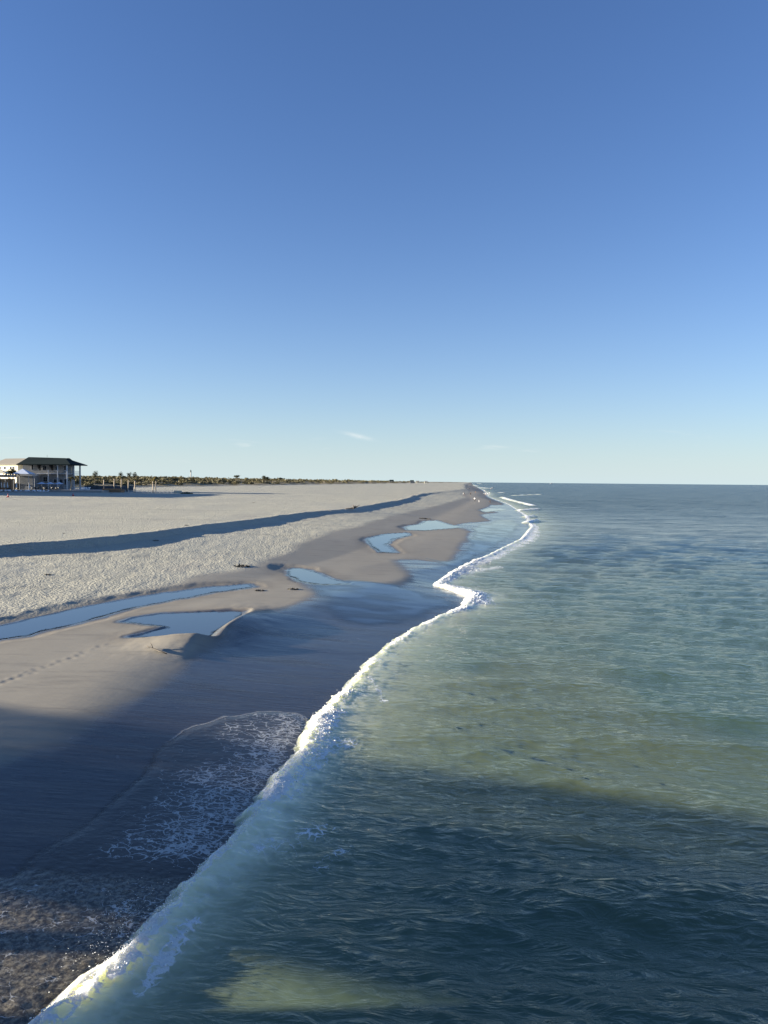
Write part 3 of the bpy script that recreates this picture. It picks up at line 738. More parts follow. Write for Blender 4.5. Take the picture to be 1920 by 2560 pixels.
# ragged fringe thrown forward of the lip
n2 = 4200; yy = np.concatenate([RNG.uniform(10.5, 17, n2//2), RNG.uniform(17, 32, n2-n2//2)])
xx = np.interp(yy, WAVE[0], WAVE[1])+.03-np.abs(RNG.normal(0, .11, n2))
zz = np.interp(yy, [10,13,16,25,40,50], [.30,.36,.34,.30,.26,.36])*np.exp(-((xx-np.interp(yy, WAVE[0], WAVE[1]))/.5)**2)+.02+np.abs(RNG.normal(0, .05, n2))
C2 = np.stack([xx, yy, zz], -1); r2 = (.004+.012*RNG.random(n2)**2.5)*np.clip(yy/18, .8, 2)
# spray thrown up by the splash close to the pier
n3 = 420; sy = RNG.normal(12.3, .55, n3); sx = np.interp(sy, WAVE[0], WAVE[1])-.3-np.abs(RNG.normal(0, .30, n3)); sz = .25+np.abs(RNG.normal(0, .28, n3))
C3 = np.stack([sx, sy, sz], -1); r3 = .003+.006*RNG.random(n3)**2
Vb, Fb = blobs(np.concatenate([C1, C2, C3]), np.concatenate([rr, r2, r3]))
tag(big_mesh('sea_foam', Vb, Fb, M_FOAM), 'white foam and spray thrown up along the breaking wave', kind='stuff')
# ------------------------------------------------------------------ the beach club and what stands round it, about 300 m up the beach
HY = 300.0
def hx(px, Y=HY): return pixY(px, 1200, Y)[0]
def hz(px, py, Y=HY): return pixY(px, py, Y)[1]
M_WALL = plain('grey_white_siding', (.235,.24,.245), .8, .08, .6, spec=.2)
M_TRIM = plain('white_trim', (.46,.47,.48), .6, .05)
M_ROOF = plain('dark_shingle', (.016,.027,.026), .9, .25, 1.5, spec=.08)
M_TAN = plain('tan_shingle', (.24,.22,.185), .9, .2, 1.5, spec=.1)
M_CREAM = plain('cream_render', (.72,.66,.50), .8, .06, .8)
M_GLASS = plain('dark_glass', (.015,.018,.022), .12, .2, 1.0)
M_DARK = plain('dark_metal', (.03,.032,.036), .5, .2)
M_CLOTH = plain('white_canvas', (.78,.79,.80), .8, .05)
M_BLUECLOTH = plain('pale_blue_canvas', (.58,.64,.74), .8, .05)
M_CREAMCLOTH = plain('cream_canvas', (.76,.68,.50), .8, .05)
M_TIMBER = plain('brown_timber', (.24,.15,.09), .8, .3)
M_GREYTIMBER = plain('grey_timber', (.30,.29,.27), .85, .2)
M_RED = plain('red_plastic', (.55,.07,.06), .5, .1)
GZB = 3.5                                                        # level of the terrace
def zt(px, py): return hz(px, py)
x0, x1 = hx(54), -128.0
h = empty('beach_club', ((x0+x1)/2, 306, GZB), 0, 'long two storey grey beach club with a dark hipped roof and balconies', 'building')
cx, cy = (x0+x1)/2, 306
def L(mb):                                                       # world -> the building's own axes
    mb.v = [(a-cx, b-cy, c-GZB) for a, b, c in mb.v]; return mb
zE, zR = hz(120, 1160.5), hz(120, 1144.5)
z2, zrail = hz(120, 1183.5), hz(120, 1176.5)
mb = MB(); mb.box(x0, x1-2.4, 301.2, 311, 1.5, zE+.25); L(mb).build('wall', M_WALL, h)
mb = MB(); ex0, ex1 = x0-.1, -125.9; ey0, ey1 = 296.8, 314.2; ym = 305.5
rx0, rx1 = x0+.3, -131.5; t_ = .28
vs = [(ex0,ey0,zE),(ex1,ey0,zE),(ex1,ey1,zE),(ex0,ey1,zE),(rx0,ym,zR+.4),(rx1,ym,zR+.1)]
vs += [(a,b,c-t_) for a, b, c in vs[:4]]
mb.add(vs, [(0,1,5,4),(1,2,5),(2,3,4,5),(3,0,4),(6,7,1,0),(7,8,2,1),(8,9,3,2),(9,6,0,3),(9,8,7,6)])
roof = L(mb).build('roof', M_ROOF, h)
mb = MB(); xa, xb, zc_ = -131.6, -129.6, hz(176, 1144.3); mb.add([(xa,303,zR-1.6),(xb+1.2,303,zR-1.6),(xb+1.2,308,zR-1.6),(xa,308,zR-1.6),(xa+.6,ym,zc_),(xb-.3,ym,zc_)], [(0,1,5,4),(1,2,5),(2,3,4,5),(3,0,4)]); L(mb).build('dormer', M_ROOF, roof)
mb = MB(); mb.tube([(hx(103),ym,zR),(hx(103),ym,zR+1.3)], .05, 6); L(mb).build('mast', M_DARK, roof)
mb = MB(); mb.box(hx(97), x1, 298.2, 301.18, z2-.25, z2); mb.box(x1-2.38, x1, 301.182, 311, z2-.25, z2); L(mb).build('balcony', M_TRIM, h)
mb = MB()
for z in (zrail, (z2+zrail)/2+.1): mb.box(hx(97), x1-.4, 298.25, 298.31, z-.05, z+.02)
for i in range(48): xx_ = hx(97)+(x1-.5-hx(97))*i/47; mb.box(xx_-.02, xx_+.02, 298.26, 298.30, z2, zrail-.05)
for z in (zrail, (z2+zrail)/2+.1): mb.box(x1-.11, x1-.05, 298.4, 310.9, z-.05, z+.02)
for i in range(22): mb.box(x1-.10, x1-.06, 298.6+i*.57, 298.64+i*.57, z2, zrail-.05)
L(mb).build('balcony_railing', M_GREYTIMBER, h)
for px_, w_, yc_ in ((127,.28,297.9),(150,.34,297.9),(0,.5,297.9),(0,.5,304.4),(0,.5,310.7)):
    xx_ = hx(px_) if px_ else x1+.3; mb = MB(); mb.box(xx_-w_/2, xx_+w_/2, yc_-.25, yc_+.25, 1.8, zE-.30 if px_ != 127 else zrail+.2)
    mb.box(xx_-w_/2-.08, xx_+w_/2+.08, yc_-.3, yc_+.29, 1.6, 3.9); L(mb).build('column', M_TRIM, h)
for px_ in (98, 129):
    xx_ = hx(px_); mb = MB(); mb.add([(xx_-.15,297.3,zE-.3),(xx_+.15,297.3,zE-.3),(xx_-.15,301.1,zE-.3),(xx_+.15,301.1,zE-.3),(xx_-.15,301.1,zE-2.6),(xx_+.15,301.1,zE-2.6),(xx_-.15,300.6,zE-2.6),(xx_+.15,300.6,zE-2.6)],
        [(0,1,3,2),(2,3,5,4),(4,5,7,6),(6,7,1,0),(0,2,4,6),(1,7,5,3)]); L(mb).build('bracket', M_DARK, h)
def window(par, lx, y, lz, w, hh, mat=None, loc=True):
    mb = MB(); mb.box(lx-w/2-.14, lx+w/2+.14, y-.10, y, lz-.14, lz+hh+.14); f = (L(mb) if loc else mb).build('window', M_TRIM, par)
    mb = MB()
    n = 2 if w > .9 else 1
    for i in range(n):
        a = lx-w/2+w*i/n; mb.box(a+.04, a+w/n-.04, y-.14, y-.103, lz, lz+hh)
    (L(mb) if loc else mb).build('pane', M_GLASS, f)
for px_, py_, w_, hh in ((78,1174.5,.8,2.0),(109,1175,1.5,1.6),(140,1175.5,1.4,1.6),(110,1203.5,1.6,1.8),(135,1206,1.2,1.3),(150,1208,1.3,1.6),(163,1212,1.6,2.4),(161,1175,1.1,1.8)):
    window(h, hx(px_), 301.2, hz(px_, py_), w_, hh)
for yw, zw_, ww, hw2 in ((304.2, z2+.9, 1.6, 1.5), (308.3, z2+.1, 1.3, 2.3), (303.6, GZB+.9, 1.8, 2.6), (308.0, GZB+.9, 1.8, 2.6)):
    mb = MB(); mb.box(x1-2.38, x1-2.28, yw-ww/2-.14, yw+ww/2+.14, zw_-.14, zw_+hw2+.14); f_ = L(mb).build('window', M_TRIM, h)
    mb = MB(); mb.box(x1-2.277, x1-2.24, yw-ww/2, yw+ww/2, zw_, zw_+hw2); L(mb).build('pane', M_GLASS, f_)
mb = MB(); mb.box(hx(58), hx(98), 294.5, 301.1, 1.8, hz(80, 1190.6)); L(mb).build('annex', M_WALL, h)
mb = MB(); mb.box(hx(56), hx(99), 293.9, 301.15, hz(80, 1190.3), hz(80, 1185.5)); L(mb).build('parapet', M_TRIM, h)
for px_, w_, hh in ((64, .9, 2.2), (86, .8, 1.8), (54.5, .8, 2.4)):
    mb = MB(); mb.box(hx(px_)-w_/2, hx(px_)+w_/2, 294.38, 294.46, GZB+.1, GZB+.1+hh); L(mb).build('door', M_GLASS, h)
for i in range(9):
    mb = MB(); a = hx(81)+i*.26; mb.box(a-.06, a+.06, 294.36, 294.47, GZB-.1, GZB+1.4); L(mb).build('slat', M_TRIM, h)

# sunlit wing beside it, turned towards the afternoon sun
g_ = empty('hotel_wing', (hx(18), 309.5, GZB), R(-30), 'sunlit cream wing under a tan roof at the left edge', 'building')
zw = hz(20, 1159.5)-GZB; zw2 = hz(20, 1144)-GZB
mb = MB(); mb.box(-9.5, 5.4, -4, 6, -2, zw); mb.build('wall', M_CREAM, g_)
mb = MB(); vs = [(-10.5,-5.2,zw),(6.3,-5.2,zw),(6.3,7.2,zw),(-10.5,7.2,zw),(-10.5,1,zw2),(6.3,1,zw2)]; vs += [(a,b,c-.3) for a, b, c in vs[:4]]
mb.add(vs, [(0,1,5,4),(2,3,4,5),(1,2,5),(3,0,4),(6,7,1,0),(7,8,2,1),(8,9,3,2),(9,6,0,3),(9,8,7,6)]); mb.build('roof', M_TAN, g_)
for lx in (-6.6, -3.2, .8, 2.6): window(g_, lx, -4.0, zw-2.2, 1.3, 1.2, loc=False)
# the neighbouring seafront block, nearer and out of the frame to the left: its long shadow lies on the sand in front of the club
nb = empty('seafront_hotel', (-192, 248, GZB), 0, 'pale seafront hotel block beyond the left edge of the view', 'building')
mb = MB(); mb.box(-30, 42, -26, 34, -2, 11.4); mb.build('wall', M_WALL, nb)
mb = MB(); vs = [(-32,-28,11.4),(45,-28,11.4),(45,36,11.4),(-32,36,11.4),(-14,3,15.4),(24,3,15.4)]; mb.add(vs, [(0,1,5,4),(1,2,5),(2,3,4,5),(3,0,4),(3,2,1,0)]); mb.build('roof', M_ROOF, nb)
for i in range(9):
    for z in (1.2, 4.8, 8.3): mb = MB(); mb.box(-26+i*7.4, -24+i*7.4, -26.2, -26.02, z, z+1.7); mb.build('window', M_GLASS, nb)

def canopy(px_, w, ztop, zbot, Y, mat, label):
    o = empty('shade_canopy', (hx(px_, Y), Y, GZB), 0, label, 'canopy', 'canopies on the terrace')
    mb = MB(); vs = [(-w,-w*.8,zbot),(w,-w*.8,zbot),(w,w*.8,zbot),(-w,w*.8,zbot),(-w*.15,0,ztop)]
    vs += [(a,b,c-.12) for a, b, c in vs]; mb.add(vs, [(0,1,4),(1,2,4),(2,3,4),(3,0,4),(6,5,9),(7,6,9),(8,7,9),(5,8,9),(0,5,6,1),(1,6,7,2),(2,7,8,3),(3,8,5,0)]); mb.build('canvas', mat, o)
    for sx in (-1, 1):
        for sy in (-1, 1): mb = MB(); mb.tube([(sx*w*.9, sy*w*.72, -.8), (sx*w*.9, sy*w*.72, zbot+.1)], .07, 6); mb.build('post', M_TRIM, o)
canopy(60, 3.3, hz(52,1171.5,291)-GZB, hz(60,1184.5,291)-GZB, 291, M_BLUECLOTH, 'pale blue pyramid canopy in front of the grey club')
canopy(3, 3.0, hz(10,1174,289)-GZB, hz(10,1183,289)-GZB, 289, M_CREAMCLOTH, 'sunlit cream canopy at the left edge of the terrace')
o = empty('beach_bar', (hx(12, 288), 288, GZB), 0, 'dark open beach bar with a flat grey roof under the cream canopy', 'bar')
mb = MB(); mb.box(-4.4, 3.4, -2.4, 2.4, hz(10,1193,288)-GZB, hz(10,1187,288)-GZB); mb.build('roof', M_GREYTIMBER, o)
mb = MB(); mb.box(-4, 3, -1.2, -.6, 0, 1.1); mb.build('counter', M_TIMBER, o)
mb = MB(); mb.box(-4, 3, 1.8, 2.0, -.4, 4.2); mb.build('back_wall', M_DARK, o)
for sx in (-4.1, -.6, 3.1): mb = MB(); mb.box(sx-.1, sx+.1, -2.2, -2, -.6, 4.6); mb.build('post', M_DARK, o)

def gz(x, y): return ground(x, y)
TER = MB(); ta, tb = -172, hx(260, 288)
terr = MB(); terr.box(ta, tb, 285.5, 322, 1.5, GZB); te = terr.build('terrace', M_GREYTIMBER); tag(te, kind='structure')
# closed and open umbrellas
def umb_closed(label_):
    o = empty('closed_umbrella', (0,0,0), 0, label_, 'umbrella', 'furled white umbrellas by the beach bar')
    mb = MB(); mb.tube([(0,0,0),(0,0,3.0)], .04, 6); mb.build('pole', M_DARK, o)
    mb = MB(); mb.tube([(0,0,.75),(0,0,1.1),(0,0,1.9),(0,0,2.6),(0,0,2.95)], [.30,.34,.24,.12,.03], 8); mb.build('canvas', M_CLOTH, o, True); return o
LB = ['furled white umbrella nearest the left edge of the photo', 'furled white umbrella with flared skirt, second from the left edge', 'furled white umbrella just left of the tall grey annex',
      'furled white umbrella by the annex door', 'slim furled umbrella standing before the slatted annex wall']
pr_ = umb_closed(LB[0])
for i, px_ in enumerate((3, 10.5, 18.5, 40.5, 73.5)):
    o = pr_ if i == 0 else copy_tree(pr_); x_ = hx(px_, 286.5); o.location = (x_, 286.5, GZB); o['label'] = LB[i]
    if i == 4: o.scale = (.7, .7, .85)
LB = ['open white umbrella shading dark chairs, left one of three', 'open white umbrella in the middle of the row of three', 'open white umbrella at the right end of the row, below the palm']
o0 = empty('open_umbrella', (0,0,0), 0, LB[0], 'umbrella', 'open white umbrellas before the club')
mb = MB(); mb.tube([(0,0,0),(0,0,2.5)], .05, 6); mb.build('pole', M_TRIM, o0)
mb = MB(); mb.cone((0,0,2.35), 1.9, .75, 8); mb.build('canvas', M_BLUECLOTH, o0)
mb = MB(); mb.box(-.35,.35,-.35,.35,0,.1); mb.build('base', M_GREYTIMBER, o0)
for i, px_ in enumerate((104, 126, 148)):
    o = o0 if i == 0 else copy_tree(o0); o.location = (hx(px_, 287.5), 287.5, GZB); o['label'] = LB[i]
# dark terrace chairs
c0 = empty('terrace_chair', (0,0,0), 0, 'dark terrace chair under the open umbrellas', 'chair', 'dark chairs on the terrace')
mb = MB(); mb.box(-.3,.3,-.3,.3,.40,.48); mb.build('seat', M_DARK, c0)
mb = MB(); mb.box(-.3,.3,.25,.32,.48,1.05); mb.build('backrest', M_DARK, c0)
for sx in (-.26,.26):
    for sy in (-.26,.26): mb = MB(); mb.box(sx-.03,sx+.03,sy-.03,sy+.03,0,.4); mb.build('leg', M_DARK, c0)
rc = random.Random(3)
for i in range(14):
    o = c0 if i == 0 else copy_tree(c0); px_ = 82+i*5.0+rc.uniform(-1, 1); yv = 286.6+rc.uniform(0, 2.6)
    o.location = (hx(px_, yv), yv, GZB); o.rotation_euler.z = rc.uniform(0, 6.3)
for i, px_ in enumerate((104, 126, 148)): pass
# white loungers on the sand in front
l0 = empty('sun_lounger', (0,0,0), 0, 'white sun lounger in the row on the sand before the club', 'sun lounger', 'white loungers along the terrace foot')
mb = MB(); mb.box(-.34,.34,-.9,.35,.26,.36); mb.build('seat', M_CLOTH, l0)
mb = MB(); mb.add([(-.34,.35,.26),(.34,.35,.26),(.34,.95,.75),(-.34,.95,.75),(-.34,.35,.36),(.34,.35,.36),(.34,.92,.85),(-.34,.92,.85)], [(0,3,2,1),(4,5,6,7),(0,1,5,4),(1,2,6,5),(2,3,7,6),(3,0,4,7)]); mb.build('backrest', M_CLOTH, l0)
for sx in (-.3,.3):
    for sy in (-.8,.3): mb = MB(); mb.box(sx-.03,sx+.03,sy-.03,sy+.03,-.05,.26); mb.build('leg', M_GREYTIMBER, l0)
for i in range(17):
    o = l0 if i == 0 else copy_tree(l0); px_ = -4+i*7.6+rc.uniform(-1.5, 1.5); x_, y_ = hx(px_, 281.5), 281.5+rc.uniform(-.6, .8)
    o.location = (x_, y_, gz(x_, y_)); o.rotation_euler.z = rc.uniform(-.5, .9)
# white slatted chairs on the terrace right of the club
a0 = empty('deck_chair', (0,0,0), 0, 'white slatted deck chair right of the club on the grass edge', 'chair', 'white deck chairs right of the club')
mb = MB(); mb.box(-.35,.35,-.4,.3,.36,.44); mb.build('seat', M_CLOTH, a0)
mb = MB()
for k in range(5): mb.add([(-.34+k*.14,.22,.40),(-.23+k*.14,.22,.40),(-.23+k*.14,.62,1.25),(-.34+k*.14,.62,1.25),(-.34+k*.14,.27,.40),(-.23+k*.14,.27,.40),(-.23+k*.14,.67,1.25),(-.34+k*.14,.67,1.25)], [(0,1,2,3),(7,6,5,4),(0,4,5,1),(1,5,6,2),(2,6,7,3),(3,7,4,0)])
mb.build('backrest', M_CLOTH, a0)
for sx in (-.3,.3):
    for sy in (-.35,.25): mb = MB(); mb.box(sx-.04,sx+.04,sy-.04,sy+.04,0,.36); mb.build('leg', M_CLOTH, a0)
for i in range(6):
    o = a0 if i == 0 else copy_tree(a0); px_ = 201+i*4.1; o.location = (hx(px_, 287), 287, GZB); o.rotation_euler.z = -.6+rc.uniform(-.2, .2)
# dark pool fence, low white fence and its end panel
o = empty('pool_fence', (hx(212, 313), 313, GZB), 0, 'dark bluish pool fence behind the palms', 'fence')
w_ = hx(333, 313)-hx(212, 313)
mb = MB(); mb.box(0, w_, -.04, .04, -1.5, 1.55); mb.build('mesh_panel', plain('fence_mesh', (.07,.085,.10), .7, .2, .5), o)
for k in range(9): mb = MB(); mb.box(w_*k/8-.06, w_*k/8+.06, -.10, -.045, -1.5, 1.75); mb.build('post', M_DARK, o)
xs_, ys_ = [], []
fa, fb = hx(322, 292), hx(434, 288)
o = empty('beach_fence', (fa, 291, 0), 0, 'low white post and rail fence along the terrace edge', 'fence')
n_ = 12; zf = gz(fa, 291)
for k in range(n_+1):
    xk_ = (fb-fa)*k/n_; zk_ = gz(fa+xk_, 291); mb = MB(); mb.box(xk_-.07, xk_+.07, -.07, .07, zk_-.2, zk_+1.05); mb.build('post', M_TRIM, o)
mb = MB()
for k in range(n_):
    a_, b_ = (fb-fa)*k/n_, (fb-fa)*(k+1)/n_; za, zb = gz(fa+a_, 291), gz(fa+b_, 291)
    for q in (.45, .85): mb.add([(a_,-.03,za+q),(b_,-.03,zb+q),(b_,.03,zb+q),(a_,.03,za+q),(a_,-.03,za+q+.12),(b_,-.03,zb+q+.12),(b_,.03,zb+q+.12),(a_,.03,za+q+.12)], [(0,3,2,1),(4,5,6,7),(0,1,5,4),(1,2,6,5),(2,3,7,6),(3,0,4,7)])
mb.build('rail', M_TRIM, o)
pa, pb = hx(433, 286), hx(457, 286); zp = gz(pb, 286)
o = empty('windbreak_panel', ((pa+pb)/2, 286, zp), R(-38), 'sunlit cream windbreak panel at the end of the low fence', 'windbreak')
hw_ = (pb-pa)*.62
mb = MB(); mb.box(-hw_, hw_, -.05, .05, .1, 1.15); mb.build('screen', plain('screen_cloth', (.50,.47,.36), .8, .08), o)
for sx in (-hw_, 0, hw_): mb = MB(); mb.box(sx-.06, sx+.06, -.11, -.052, -.3, 1.25); mb.build('post', M_TRIM, o)
def clump(name, x, y, r, hgt, mat, label, cat, n=60, group=None, seed=1):
    q = random.Random(seed); mb = MB(); z = gz(x, y); r = r*(.45 if name == 'seaweed_wrack' else 1); hgt = hgt*(.4 if name == 'seaweed_wrack' else 1)
    for _ in range(n):
        a = q.uniform(0, 6.28); d = r*math.sqrt(q.random()); px_, py_ = x+d*math.cos(a), y+d*math.sin(a)
        hh = hgt*(1-.6*(d/r)**2)*q.uniform(.1, 1); s = q.uniform(.08, .22)*r
        u = Vector((q.gauss(0,1), q.gauss(0,1), q.gauss(0,.6))).normalized(); v = u.orthogonal().normalized(); c = Vector((px_, py_, gz(px_, py_)+hh))
        mb.add([c-u*s-v*s*.4, c+u*s-v*s*.4, c+u*s*.7+v*s*.5, c-u*s*.6+v*s*.4], [(0,1,2,3)])
    o = mb.build(name, mat); tag(o, label, cat, group); return o
M_WRACK = plain('seaweed_wrack', (.075,.064,.048), .8, .4, 6)
M_LEAF = None
x_, y_ = hx(466, 283), 283; clump('beach_shrub', x_, y_, 2.2, .8, plain('shrub_green', (.07,.08,.035), .8, .3), 'low dark green shrub at the foot of the windbreak panel', 'shrub', 90, None, 4)
for i, (px_, py_, lb) in enumerate(((20,1243,'small red marker cone on shaded sand near the left edge'),(183,1240,'small red marker cone on shaded sand below the right end of the club'))):
    x_, y_, z_ = pixT(px_, py_, 2.8); o = empty('marker_cone', (x_, y_, z_), 0, lb, 'cone', 'red marker cones on the upper beach')
    mb = MB(); mb.tube([(0,0,.06),(0,0,1.0)], [.26,.05], 12); mb.build('body', M_RED, o, True)
    mb = MB(); mb.box(-.36,.36,-.36,.36,0,.058); mb.build('base', M_RED, o)
    mb = MB(); mb.tube([(0,0,.50),(0,0,.66)], [.172,.140], 12); mb.build('stripe', M_TRIM, o)
# ------------------------------------------------------------------ far houses, lighthouse, boat
def house(px_, py_, Y, w, hh, wallm, roofm, label):
    x, z = pixY(px_, py_, Y); o = empty('beach_house', (x, Y, z-hh*1.45), 0, label, 'house', 'houses behind the far dunes')
    mb = MB(); mb.box(-w/2, w/2, -w*.35, w*.35, -6, hh); mb.build('wall', wallm, o)
    mb = MB(); mb.add([(-w*.55,-w*.4,hh),(w*.55,-w*.4,hh),(w*.55,w*.4,hh),(-w*.55,w*.4,hh),(-w*.5,0,hh*1.45),(w*.5,0,hh*1.45)], [(0,1,5,4),(2,3,4,5),(1,2,5),(3,0,4),(3,2,1,0)]); mb.build('roof', roofm, o)
    for k in (-1, 1): mb = MB(); mb.box(k*w*.25-w*.08, k*w*.25+w*.08, -w*.35-.1, -w*.35-.02, hh*.35, hh*.75); mb.build('window', M_GLASS, o)
house(641, 1195.5, 1150, 7, 5, M_CREAM, M_CREAM, 'pale house among the shrubs left of the dark tree tops')
house(979, 1199.4, 2300, 13, 8, M_GREYTIMBER, M_ROOF, 'grey house on the dune skyline, leftmost of the far group')
house(1030, 1200.4, 2400, 12, 8, M_WALL, M_ROOF, 'tallest grey house among the far group on the skyline')
house(1044, 1202, 2500, 11, 6, M_CREAM, M_TAN, 'white house in the middle of the far group on the skyline')
house(1065, 1202.4, 2600, 11, 6, M_CREAM, M_GREYTIMBER, 'white house at the right end of the far group near the sea')
Y_ = 1500; x_, z_ = pixY(477, 1174, Y_)
o = empty('lighthouse', (x_, Y_, 2), 0, 'slim lighthouse with a dark lantern rising above the dune scrub', 'lighthouse')
ht = z_-2
mb = MB(); mb.tube([(0,0,0),(0,0,ht-8),(0,0,ht-5.2)], [1.5,1.05,1.0], 16); mb.build('tower', plain('lighthouse_white', (.42,.42,.41), .7, .06), o, True)
mb = MB(); mb.tube([(0,0,ht-5.2),(0,0,ht-4.7)], [1.7,1.7], 16); mb.build('gallery', M_DARK, o)
mb = MB(); mb.tube([(0,0,ht-4.7),(0,0,ht-2.2)], [1.05,1.05], 12); mb.build('lantern_room', M_GLASS, o)
mb = MB(); mb.cone((0,0,ht-2.2), 1.35, 1.7, 12); mb.tube([(0,0,ht-.6),(0,0,ht)], .15, 6); mb.build('roof', M_DARK, o)
Y_ = 5200; x_, z_ = pixY(1378, 1209, Y_)
o = empty('fishing_boat', (x_, Y_, 0), 0, 'small white boat out on the horizon', 'boat')
mb = MB(); mb.add([(-9,-2.5,-.5),(7,-2.5,-.5),(11,0,-.5),(7,2.5,-.5),(-9,2.5,-.5),(-9.5,-3,2.6),(7.5,-3,3),(13,0,4),(7.5,3,3),(-9.5,3,2.6)], [(4,3,2,1,0),(5,6,7,8,9),(0,1,6,5),(1,2,7,6),(2,3,8,7),(3,4,9,8),(4,0,5,9)]); mb.build('hull', M_TRIM, o)
mb = MB(); mb.box(-4,3,-1.8,1.8,2.7,7.5); mb.build('cabin', M_TRIM, o)
mb = MB(); mb.tube([(-1,0,7.5),(-1,0,12)], .2, 6); mb.build('mast', M_TRIM, o)
# ------------------------------------------------------------------ vegetation
def leaf_material(name, a, b, c):
    t = NT(name); g = t.n('NewGeometry').outputs['Position']
    n1 = t.noise(g, .22, 4, .6); n2 = t.noise(g, 1.3, 3)
    col = t.mix(t.step(.35, .65, n1), a, b); col = t.mix(t.step(.55, .72, n2), col, c)
    bs = t.bsdf(Base_Color=col, Roughness=.7); bs.inputs['Specular IOR Level'].default_value = .2
    tr = t.n('BsdfTranslucent'); t.l(col, tr.inputs[0]); mx = t.n('MixShader'); mx.inputs[0].default_value = .25; t.l(bs.outputs[0], mx.inputs[1]); t.l(tr.outputs[0], mx.inputs[2])
    return t.done(mx)
M_SCRUB = leaf_material('dune_scrub', (.098,.092,.050), (.16,.138,.076), (.25,.20,.12))
M_PINE = leaf_material('pine_leaves', (.035,.042,.022), (.055,.060,.028), (.09,.085,.04))
M_FROND = leaf_material('palm_frond', (.10,.10,.035), (.15,.12,.04), (.22,.14,.05))
M_TRUNK = plain('palm_trunk', (.42,.34,.25), .85, .25, 3)
M_BARK = plain('bark', (.12,.10,.08), .9, .3, 3)
def leaf_quads(C, S, rng, flat=.6):
    n = len(C); u = rng.standard_normal((n, 3)); u[:,2] *= flat; u /= np.linalg.norm(u, axis=1)[:,None]
    w = rng.standard_normal((n, 3)); v = np.cross(u, w); v /= np.linalg.norm(v, axis=1)[:,None]+1e-9
    s = S[:,None]; q = np.stack([C-u*s-v*s*.5, C+u*s*.8-v*s*.6, C+u*s+v*s*.5, C-u*s*.7+v*s*.7], 1)
    return q.reshape(-1, 3), np.arange(n*4).reshape(-1, 4)
rg = np.random.default_rng(21)
Cs, Ss = [], []
for Yb0, Yb1, n, px0, px1 in ((318, 520, 900, -260, 560), (520, 900, 900, -60, 800), (900, 1700, 700, 60, 960), (1700, 4200, 800, 200, 1110)):
    yy = np.exp(rg.uniform(math.log(Yb0), math.log(Yb1), n)); pxs = rg.uniform(px0, px1, n)
    for y, p_ in zip(yy, pxs):
        x = (p_-960)*y/F; d = float(np.interp(y, *DUNE))-x
        if d < 12 or (d < 45 and rg.random() > .35+d/70) or (y < 330 and p_ < 235): continue
        z = ground(x, y) if x > GX[np.clip(np.searchsorted(YR, y)-1, 0, len(YR)-1), 0] else 7
        k = y/500.; r = rg.uniform(1.4, 3.6)*(.8+.5*min(k, 4)); hgt = rg.uniform(1.3, 3.3)*(1 if d > 30 else .5)*min(1.6, .8+.3*k)
        m_ = 46 if y < 900 else 26
        a = rg.uniform(0, 6.28, m_); rr_ = r*np.sqrt(rg.random(m_)); hh = hgt*np.sqrt(np.clip(1-(rr_/r)**2, 0, 1))*rg.uniform(.45, 1.05, m_)
        Cs.append(np.stack([x+rr_*np.cos(a), y+rr_*np.sin(a)*1.2, z-.2+hh], -1)); Ss.append(rg.uniform(.16, .34, m_)*r*.8)
C = np.concatenate(Cs); S_ = np.concatenate(Ss)
Vv, Ff = leaf_quads(C, S_, rg)
tag(big_mesh('dune_scrub', Vv, Ff, M_SCRUB, None, False), 'dense low olive scrub covering the dunes behind the beach', kind='stuff')

def tree(px_, pytop, Y, r, label, seed):
    q = np.random.default_rng(seed); x, zt_ = pixY(px_, pytop, Y); zb = ground(x, Y)-.3; H = zt_-zb
    o = empty('pine_tree', (x, Y, zb), 0, label, 'tree', 'trees standing above the dune scrub')
    mb = MB(); mb.tube([(0,0,0),(.1*r,0,H*.35),(-.05*r,.1*r,H*.62),(0,0,H*.85)], [.09*r,.075*r,.055*r,.02*r], 7)
    for k in range(6):
        a = q.uniform(0, 6.28); z0_ = H*q.uniform(.45, .7); mb.tube([(0,0,z0_),(.4*r*math.cos(a),.4*r*math.sin(a),z0_+.12*H),(.75*r*math.cos(a),.75*r*math.sin(a),z0_+.17*H)], [.04*r,.028*r,.01*r], 5)
    mb.build('trunk', M_BARK, o)
    cs = []
    for k in range(13):
        a = q.uniform(0, 6.28); rad = r*q.uniform(.0, .8); c = np.array([rad*math.cos(a), rad*math.sin(a), H*q.uniform(.60, .93)-.12*rad])
        cs.append(c+q.standard_normal((34, 3))*np.array([.24*r, .24*r, .07*H]))
    c = np.concatenate(cs); c[:,2] = np.minimum(c[:,2], H)
    v, f = leaf_quads(c, q.uniform(.06, .14, len(c))*r, q, .4); cr = big_mesh('crown', v, f, M_PINE, None, False); cr.parent = o
for i, a in enumerate([(237,1177.2,470,2.0,'bushy tree on the scrub skyline, nearest to the club'),(302,1179.4,600,1.8,'flat topped tree on the skyline, left one of three close together'),(323,1179.8,600,1.9,'flat topped tree on the skyline, middle one of three close together'),
                       (337,1180.4,600,1.8,'flat topped tree on the skyline, right one of three close together'),(591,1188,900,3.6,'dark tree on the skyline well right of the lighthouse'),
                       (660,1189,950,3.2,'tallest dark tree near the pale house on the skyline'),(668,1192.5,960,4.6,'broad dark tree beside the pale house on the skyline'),(701,1194,1000,3.0,'small lone dark tree at the right end of the skyline trees')]):
    tree(*a, seed=40+i)
